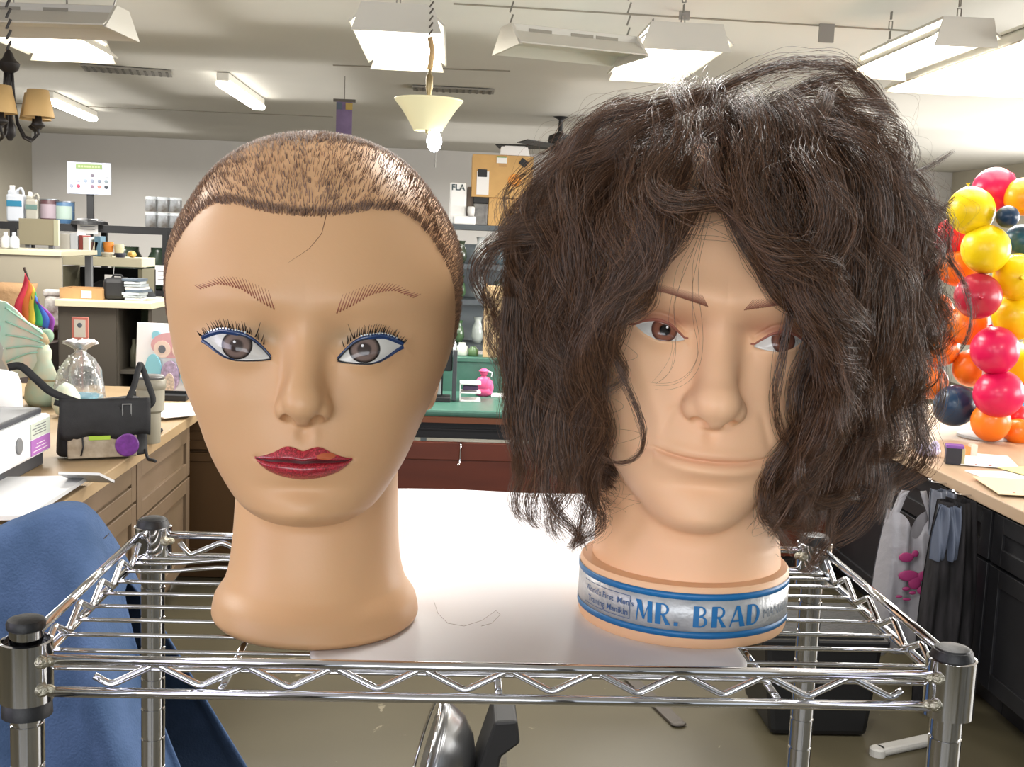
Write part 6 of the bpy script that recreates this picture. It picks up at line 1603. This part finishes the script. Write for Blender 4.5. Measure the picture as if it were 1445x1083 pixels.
# ------------------------------------------------------------ right counter, cabinets, balloons, bags
single('countertop', 'light wood countertop on the right carrying the balloons', 'countertop', (0, 0, 0), mat('pale_wood_top', '#bda48a', .4, col2='#ae9376', vscale=6, stretch=(1, .15, 1)), lambda b: b.box((2.30, 3.95, TZ-.0225), (.86, 4.3, .045), bev=.004))
for i, (y0, y1, lb) in enumerate(((1.85, 2.9, 'charcoal cabinet under the right counter nearest the camera'), (2.9, 3.75, 'charcoal cabinet under the right counter behind the shelf corner post'), (3.75, 4.7, 'charcoal cabinet under the right counter behind the hanging bags'), (4.7, 6.0, 'charcoal cabinet at the far end of the right counter'))):
    w = y1-y0; t = T('cabinet', lb, 'cabinet', (1.905, (y0+y1)/2, 0), 0., 'charcoal cabinets under the right counter')
    part(t, 'body', blackcab, lambda b: (b.box((.37, 0, .43), (.70, w-.004, .648)), b.box((.40, 0, .055), (.62, w-.004, .10))))
    def f(z0, z1):
        def g(b):
            c = (z0+z1)/2; hh = z1-z0-.012; ww = w-.02; b.box((.008, 0, c), (.012, ww, hh))
            for s_ in (-1, 1): b.box((-.003, s_*(ww/2-.035), c), (.012, .07, hh), bev=.002); b.box((-.003, 0, c+s_*(hh/2-.030)), (.012, ww-.14, .06), bev=.002)
        return g
    part(t, 'drawer', blackcab, f(.56, .745)); part(t, 'door', blackcab, f(.12, .56))
cm = {'m': '#d3124f', 'y': '#f2cf12', 'o': '#f0781c', 'n': '#163350', 't': '#1b4c66', 'r': '#d8202c', 'g': '#f0a020', 'b': '#2f8fd0', 'w': '#eeeeee', 'd': '#b3203a'}
names = {'m': 'magenta', 'y': 'yellow', 'o': 'orange', 'n': 'navy blue', 't': 'teal blue', 'r': 'red', 'g': 'golden orange', 'b': 'sky blue', 'w': 'white', 'd': 'dark crimson'}
BL = [(1403, 268, 31, 'm', 'topmost in the garland', 5.0), (1370, 298, 33, 'y', 'just below the topmost magenta one', 4.85), (1444, 278, 27, 'g', 'at the top right of the garland', 4.9), (1422, 306, 16, 'n', 'small, between the upper yellow and gold ones', 4.75), (1442, 340, 24, 't', 'at the right edge below the small navy one', 4.95), (1346, 335, 27, 'r', 'behind the upper two yellow ones next to the hair', 5.1), (1391, 352, 34, 'y', 'second from the top of the yellow ones', 4.8), (1436, 391, 34, 'y', 'at the right edge beside the dark crimson one', 4.85), (1352, 375, 30, 'o', 'directly above the dark crimson one', 5.1), (1380, 418, 33, 'd', 'above the middle orange one', 4.8), (1434, 447, 33, 'y', 'left of the frame edge below the crimson one', 4.9), (1366, 458, 30, 'o', 'between crimson and upper magenta', 5.05), (1404, 495, 34, 'm', 'upper of the two stacked magenta ones', 4.8), (1448, 520, 36, 'y', 'beside the stacked magenta ones', 5.05), (1370, 520, 26, 'o', 'left of the two stacked magenta ones', 5.1), (1409, 556, 35, 'm', 'lower of the two stacked magenta ones', 4.8), (1347, 573, 30, 'n', 'at the lower left of the garland', 5.0), (1398, 596, 28, 'o', 'lowest, resting on the counter', 4.85), (1436, 610, 20, 'o', 'smaller, resting at the right edge', 4.9), (1432, 588, 19, 'r', 'tucked under the lower magenta one', 5.0), (1452, 586, 20, 'b', 'peeking in at the right edge low down', 5.15), (1318, 440, 27, 'o', 'seen through curls of hair, upper', 5.15), (1326, 492, 27, 'o', 'seen through curls of hair, lower', 5.15), (1300, 400, 22, 'm', 'mostly covered by the curls', 5.2), (1314, 540, 24, 'o', 'mostly covered by curls above the navy one', 5.15), (1450, 560, 22, 'w', 'at the right edge beside the lower magenta', 5.2)]
proto = None
for (px, py, r, c, where, Y) in BL:
    q = atY(px, py, Y); R_ = r*Y/1600; lb = f'{names[c]} balloon {where}'
    if proto is None:
        proto = T('balloon', lb, 'balloon', q, 0., 'balloons in the garland on the right counter')
        def f(b):
            P = []
            for i in range(25):
                th_ = PI*i/24; rr_ = math.sin(th_)*(1+.03*math.cos(th_)); z = -math.cos(th_)*1.03 - (.05*math.exp(-(th_/.35)**2))
                P.append([(rr_*math.cos(2*PI*k/36), rr_*math.sin(2*PI*k/36), z) for k in range(36)])
            b.grid(P, closed_u=True)
        sk = part(proto, 'skin', None, f, smooth=True); kn = part(proto, 'knot', None, lambda b: b.lathe([(.10, -1.20), (.03, -1.14), (.06, -1.08), (.10, -1.03)], n=12), smooth=True)
        o = proto
    else:
        o = copy_tree(proto); o['label'] = lb; o.location = q
    o.scale = (R_, R_, R_); o.rotation_euler = ((hash(px) % 7)*.35 + 1.2, 0, (py % 9)*.7)
    m_ = mat('latex_'+c, cm[c], .32, spec=.4, coat=.1)
    for ch in o.children:
        ch.data = ch.data.copy() if ch.data.materials else ch.data; ch.data.materials.clear(); ch.data.materials.append(m_)
        if ch.data.users > 1: ch.data = ch.data.copy(); ch.data.materials.clear(); ch.data.materials.append(m_)
for ch, in zip(proto.children): ch.data = ch.data.copy(); ch.data.materials.clear(); ch.data.materials.append(mat('latex_m', cm['m'], .22))
single('balloon_arch_frame', 'thin clear garland strip threading the balloons up from the counter', 'garland strip', (0, 0, 0), mat('clear_strip', '#c9c9c9', .4), lambda b: (b.tube([tuple(atY(x, y, 5.0)) for x, y in ((1390, 606), (1385, 560), (1390, 500), (1385, 440), (1395, 380), (1385, 330), (1400, 280))], .006, 6), b.lathe([(.12, TZ+.001), (.12, TZ+.012), (.01, TZ+.02)], (atY(1390, 606, 5.0).x, 5.0, 0), 24)))
# things on the right counter
p = atZ(1350, 657, TZ); t = T('ink_box', 'dark ink cartridge box with purple top on the right counter', 'box', (p.x+.005, p.y+.03, TZ), -.3)
part(t, 'box', mat('ink_black', '#22222c', .4), lambda b: b.box((-.008, 0, .033), (.058, .05, .066), bev=.002)); part(t, 'purple_top', mat('ink_purple', '#7c4ba0', .4), lambda b: b.box((-.005, 0, .071), (.066, .052, .012), bev=.002)); part(t, 'yellow_side', mat('ink_cream', '#b7ae86', .5), lambda b: b.box((.027, 0, .033), (.012, .05, .066), bev=.001))
p = atZ(1371, 646, TZ); single('ink_cartridge', 'small orange and clear cartridge right of the dark ink box', 'cartridge', (p.x, p.y+.03, TZ), [mat('ink_orange', '#e08a4a', .4), mat('ink_pale', '#d9c7b8', .3)], lambda b: (b.box((-.01, 0, .022), (.024, .03, .038), bev=.002), b.box((.016, 0, .026), (.028, .03, .050), bev=.002, mi=1)))
p = atZ(1316, 646, TZ); single('ink_bag', 'crumpled purple and clear packet left of the dark ink box', 'packet', (p.x, p.y+.03, TZ), mat('lilac_film', '#8d7bab', .3, col2='#d6cfe0', vscale=50), lambda b: (b.ball((0, 0, .022), (.045, .03, .022), 16), b.ball((-.03, .0, .030), (.03, .025, .030), 14), b.ball((.02, 0, .035), (.02, .018, .030), 12)))
for i, (x, y, a, c, lb) in enumerate(((2.10, 4.02, .1, '#f1eef0', 'large white sheet on the right counter near its edge'), (2.16, 4.38, -.3, '#ece8ea', 'white sheet behind the ink box on the right counter'), (2.28, 4.10, .3, '#e9dc95', 'pale yellow paper on the right counter at frame edge'), (2.02, 3.84, -.15, '#d8c9a6', 'tan speckled sheet at the front of the right counter'))):
    single('paper_sheet', lb, 'paper', (x, y, TZ+.001+.003*i), [mat('sh'+c, c, .6), mat('ink_red_dots', '#a03a30', .6)], lambda b: (b.box((0, 0, .0012), (.22, .30, .0024)), b.box((.0, -.13, .0030), (.012, .012, .0008), mi=1), b.box((-.05, -.12, .0030), (.008, .008, .0008), mi=1)), rz=a)
# hanging carrier bags
ym = 4.30; bx_ = 1.845
t = T('carrier_bag', 'grey white plastic carrier bag with pink print hanging under the right counter', 'plastic bag', (1.755, 4.08, 0))
film = mat('milky_film', '#a3a1a6', .3, spec=.6, bump=.5, bscale=22, alpha=.88)
def sheet(x0, x1, zt_, zb_, y, bulge, taper=.15, seed=0, n=28, mdz=0.):
    def f(b):
        r_ = random.Random(seed); a = [r_.uniform(0, 6) for _ in range(4)]; P = []
        for side in (-1, 1):
            for j in range(n+1):
                v = j/n; row = []
                for i in range(n+1):
                    u = (i/n)*2-1; wv = (1-taper) + taper*math.sin(min(1, v*1.4)*PI/2); cx_ = (x0+x1)/2; hw = (x1-x0)/2*wv
                    fold = .012*math.sin(u*7+a[0]+v*2) + .008*math.sin(u*13+a[1]-v*3)
                    z = zt_ + (zb_-zt_)*v - (.10*math.exp(-(u/.35)**2)*(1-v)**4 if mdz else 0)
                    row.append((cx_+hw*u, y + side*(bulge*math.sqrt(max(0, 1-u*u))*math.sin(PI*min(1, .15+v*.85))**.5 + .004) + fold, z))
                P.append(row)
            b.grid(P); P = []
    return f
zA = .70; part(t, 'bag_film', film, sheet(-.13, .13, .66, .10, 0, .06, .25, 3, mdz=1.), smooth=True)
for s_ in (-1, 1): part(t, 'handle', film, lambda b: b.grid([[((.02+.055*v)*s_+k*.028*s_, .01*k+.004*math.sin(v*8), .735-.14*v) for k in (0, 1)] for v in np.linspace(0, 1, 8)]), smooth=True, thick=.002)
for (x, z, rx, rz) in ((-.045, .50, .022, .014), (-.012, .515, .010, .010), (-.03, .43, .030, .016), (-.005, .405, .018, .020), (.030, .43, .020, .016), (.055, .40, .022, .020), (.035, .375, .022, .014), (-.035, .38, .012, .006), (-.01, .365, .010, .005), (-.06, .35, .010, .004), (-.03, .34, .012, .004)):
    part(t, 'pink_print', mat('pink_print', '#a83a72', .5), lambda b: b.ball((x, -.078, z), (rx*1.35, .004, rz*1.35), 12), smooth=True)
t = T('carrier_bag', 'dark translucent grey bag hanging above the pink printed bag', 'plastic bag', (1.815, 3.96, 0))
part(t, 'bag_film', mat('smoky_film', '#6f7480', .25, spec=.7, bump=.5, bscale=30), sheet(-.05, .05, .765, .60, 0, .03, .1, 7), smooth=True)
t = T('black_jacket', 'black cloth bundle hanging from the right counter edge beside the bags', 'garment', (1.825, 3.80, 0))
part(t, 'cloth', mat('black_cloth', '#201f20', .75, col2='#323032', vscale=14, stretch=(4, 4, .6), spec=.2), sheet(-.14, .06, .765, .03, 0, .05, .35, 12), smooth=True)
part(t, 'blue_lining', mat('slate_lining', '#5c6475', .5), sheet(-.13, -.03, .755, .56, -.045, .02, .2, 14), smooth=True)
for i, (y, lb) in enumerate(((4.06, 'small chrome peg holding the carrier bags at the counter edge'), (3.86, 'small chrome peg holding the black bundle at the counter edge'))):
    single('coat_peg', lb, 'peg', (1.865, y, .77), chrome, lambda b: (b.tube([(.0, 0, 0), (-.05, 0, .004), (-.065, 0, .012)], .004, 8), b.ball((-.066, 0, .014), .007, 10)), smooth=True)
# bin, floor bar, heater
t = T('waste_bin', 'large black waste bin on the floor behind the shelf rack', 'bin', (1.27, 3.72, 0))
part(t, 'body', mat('bin_black', '#0c0c0e', .45), lambda b: (b.prism([(-.165, .004), (.165, .004), (.20, .32), (-.20, .32)], -.17, .17, 'y')), bev=.02); part(t, 'rim', mat('bin_rim', '#101012', .4), lambda b: b.box((0, 0, .325), (.43, .37, .035), bev=.01)); part(t, 'liner', mat('black_liner', '#0f0f10', .7, bump=.6, bscale=30), lambda b: b.box((0, 0, .345), (.40, .34, .03), bev=.012))
a, c = atZ(1238, 1066, 0), atZ(1330, 1046, 0); single('floor_bar', 'white rounded bar lying on the floor beside the black bin', 'bar', ((a.x+c.x)/2, (a.y+c.y)/2, 0), mat('bar_white', '#b9b7b2', .5), lambda b: (b.box((0, 0, .014), ((c-a).length, .05, .026), bev=.01), b.lathe([(.026, 0), (.026, .022), (.02, .027)], (-(c-a).length/2, 0, 0), 16)), rz=math.atan2(c.y-a.y, c.x-a.x))
t = T('parabolic_heater', 'silver dish lamp with black housing standing on the floor', 'heater', (.035, 2.95, 0))
dishM = Matrix.Rotation(math.radians(-62), 3, 'Z') @ Matrix.Rotation(math.radians(82), 3, 'Y')
part(t, 'dish', mat('brushed_dish', '#8f9092', .28, metal=.9), lambda b: b.lathe([(.17, -.02), (.165, -.005), (.14, .045), (.10, .080), (.055, .10), (.03, .105)], (-.04, 0, .185), 48, M=Matrix.Rotation(math.radians(-75), 3, 'Y') @ Matrix.Rotation(PI, 3, 'Y')), smooth=True)
part(t, 'grille_ring', chrome, lambda b: b.tube([tuple(Vector((-.055, 0, .185)) + (Matrix.Rotation(math.radians(-75), 3, 'Y') @ Matrix.Rotation(PI, 3, 'Y')) @ Vector((.172*math.cos(x), .172*math.sin(x), -.02))) for x in np.linspace(0, 2*PI, 49)], .005, 8), smooth=True)
part(t, 'housing', blk, lambda b: b.prism([(.045, .10), (.115, .34), (.175, .345), (.185, .28), (.135, .24), (.115, .09), (.08, .03)], -.09, .09, 'y'), bev=.008)
part(t, 'base', blk, lambda b: (b.box((.03, 0, .012), (.26, .22, .024), bev=.008), b.box((.09, 0, .06), (.05, .06, .10))))
single('floor_strap', 'thin dark strip lying on the floor beneath the white liner', 'strip', (atZ(905, 975, 0).x, atZ(905, 975, 0).y, 0), mat('dim_strip', '#463f38', .6), lambda b: (b.box((0, 0, .006), (.05, .62, .01), bev=.002), b.ball((.0, -.31, .008), (.028, .02, .008), 12)), rz=.25)
# chair with the blue garment
t = T('chair', 'dark wooden chair hidden under the blue garment at the left', 'chair', (-.78, 2.0, 0)); dw = mat('dark_wood', '#2d221b', .5)
part(t, 'seat', dw, lambda b: b.box((0, .18, .45), (.44, .42, .04), bev=.01))
for sx in (-1, 1): part(t, 'leg', dw, lambda b: b.box((sx*.19, -.01, .215), (.035, .035, .43))); part(t, 'leg', dw, lambda b: b.box((sx*.19, .36, .215), (.035, .035, .43)))
part(t, 'backrest', dw, lambda b: (b.box((-.17, -.02, .75), (.035, .03, .62)), b.box((.17, -.02, .75), (.035, .03, .62)), b.box((0, -.02, 1.03), (.33, .025, .09), bev=.01), b.box((0, -.02, .80), (.30, .02, .06))))
denim = mat('blue_fleece', '#46597a', .85, col2='#384b68', vscale=12, bump=.25, bscale=220, spec=.15)
def garment(b):
    # cloth thrown over the chair back: a ridge line with folds falling outward
    n, m_ = 64, 60; P = []
    for j in range(-m_, m_+1):
        v = abs(j)/m_; sd = -1 if j < 0 else 1; row = []
        for i in range(n+1):
            u = i/n
            xr = -1.06 + .50*u
            zr = 1.068 + .052*math.exp(-((u-.80)/.16)**2) - .10*smoothstep(.84, 1.0, np.array(u)).item() - .20*max(0, .62-u)**1.1
            fall = v
            x = xr + (.40*u-.08)*fall + .010*math.sin(v*5+u*9)
            z = zr - .72*fall**1.05 - .01*math.sin(u*12)*fall
            depth = .012 + .105*math.sin(min(1, fall*1.35)*PI/2)**.7 + .10*fall
            fold = (.040*math.sin(u*17+.8-fall*1.6) + .014*math.sin(u*33-fall*2.2) + .012*math.sin(u*8+fall*5))*smoothstep(0, .45, np.array(fall)).item()
            row.append((x, 1.965 + sd*(depth + (fold if sd < 0 else 0)), z))
        P.append(row)
    b.grid(P)
single('blue_garment', 'blue fleece garment draped over the chair back at lower left', 'garment', (0, 0, 0), denim, garment, smooth=True, thick=.004)
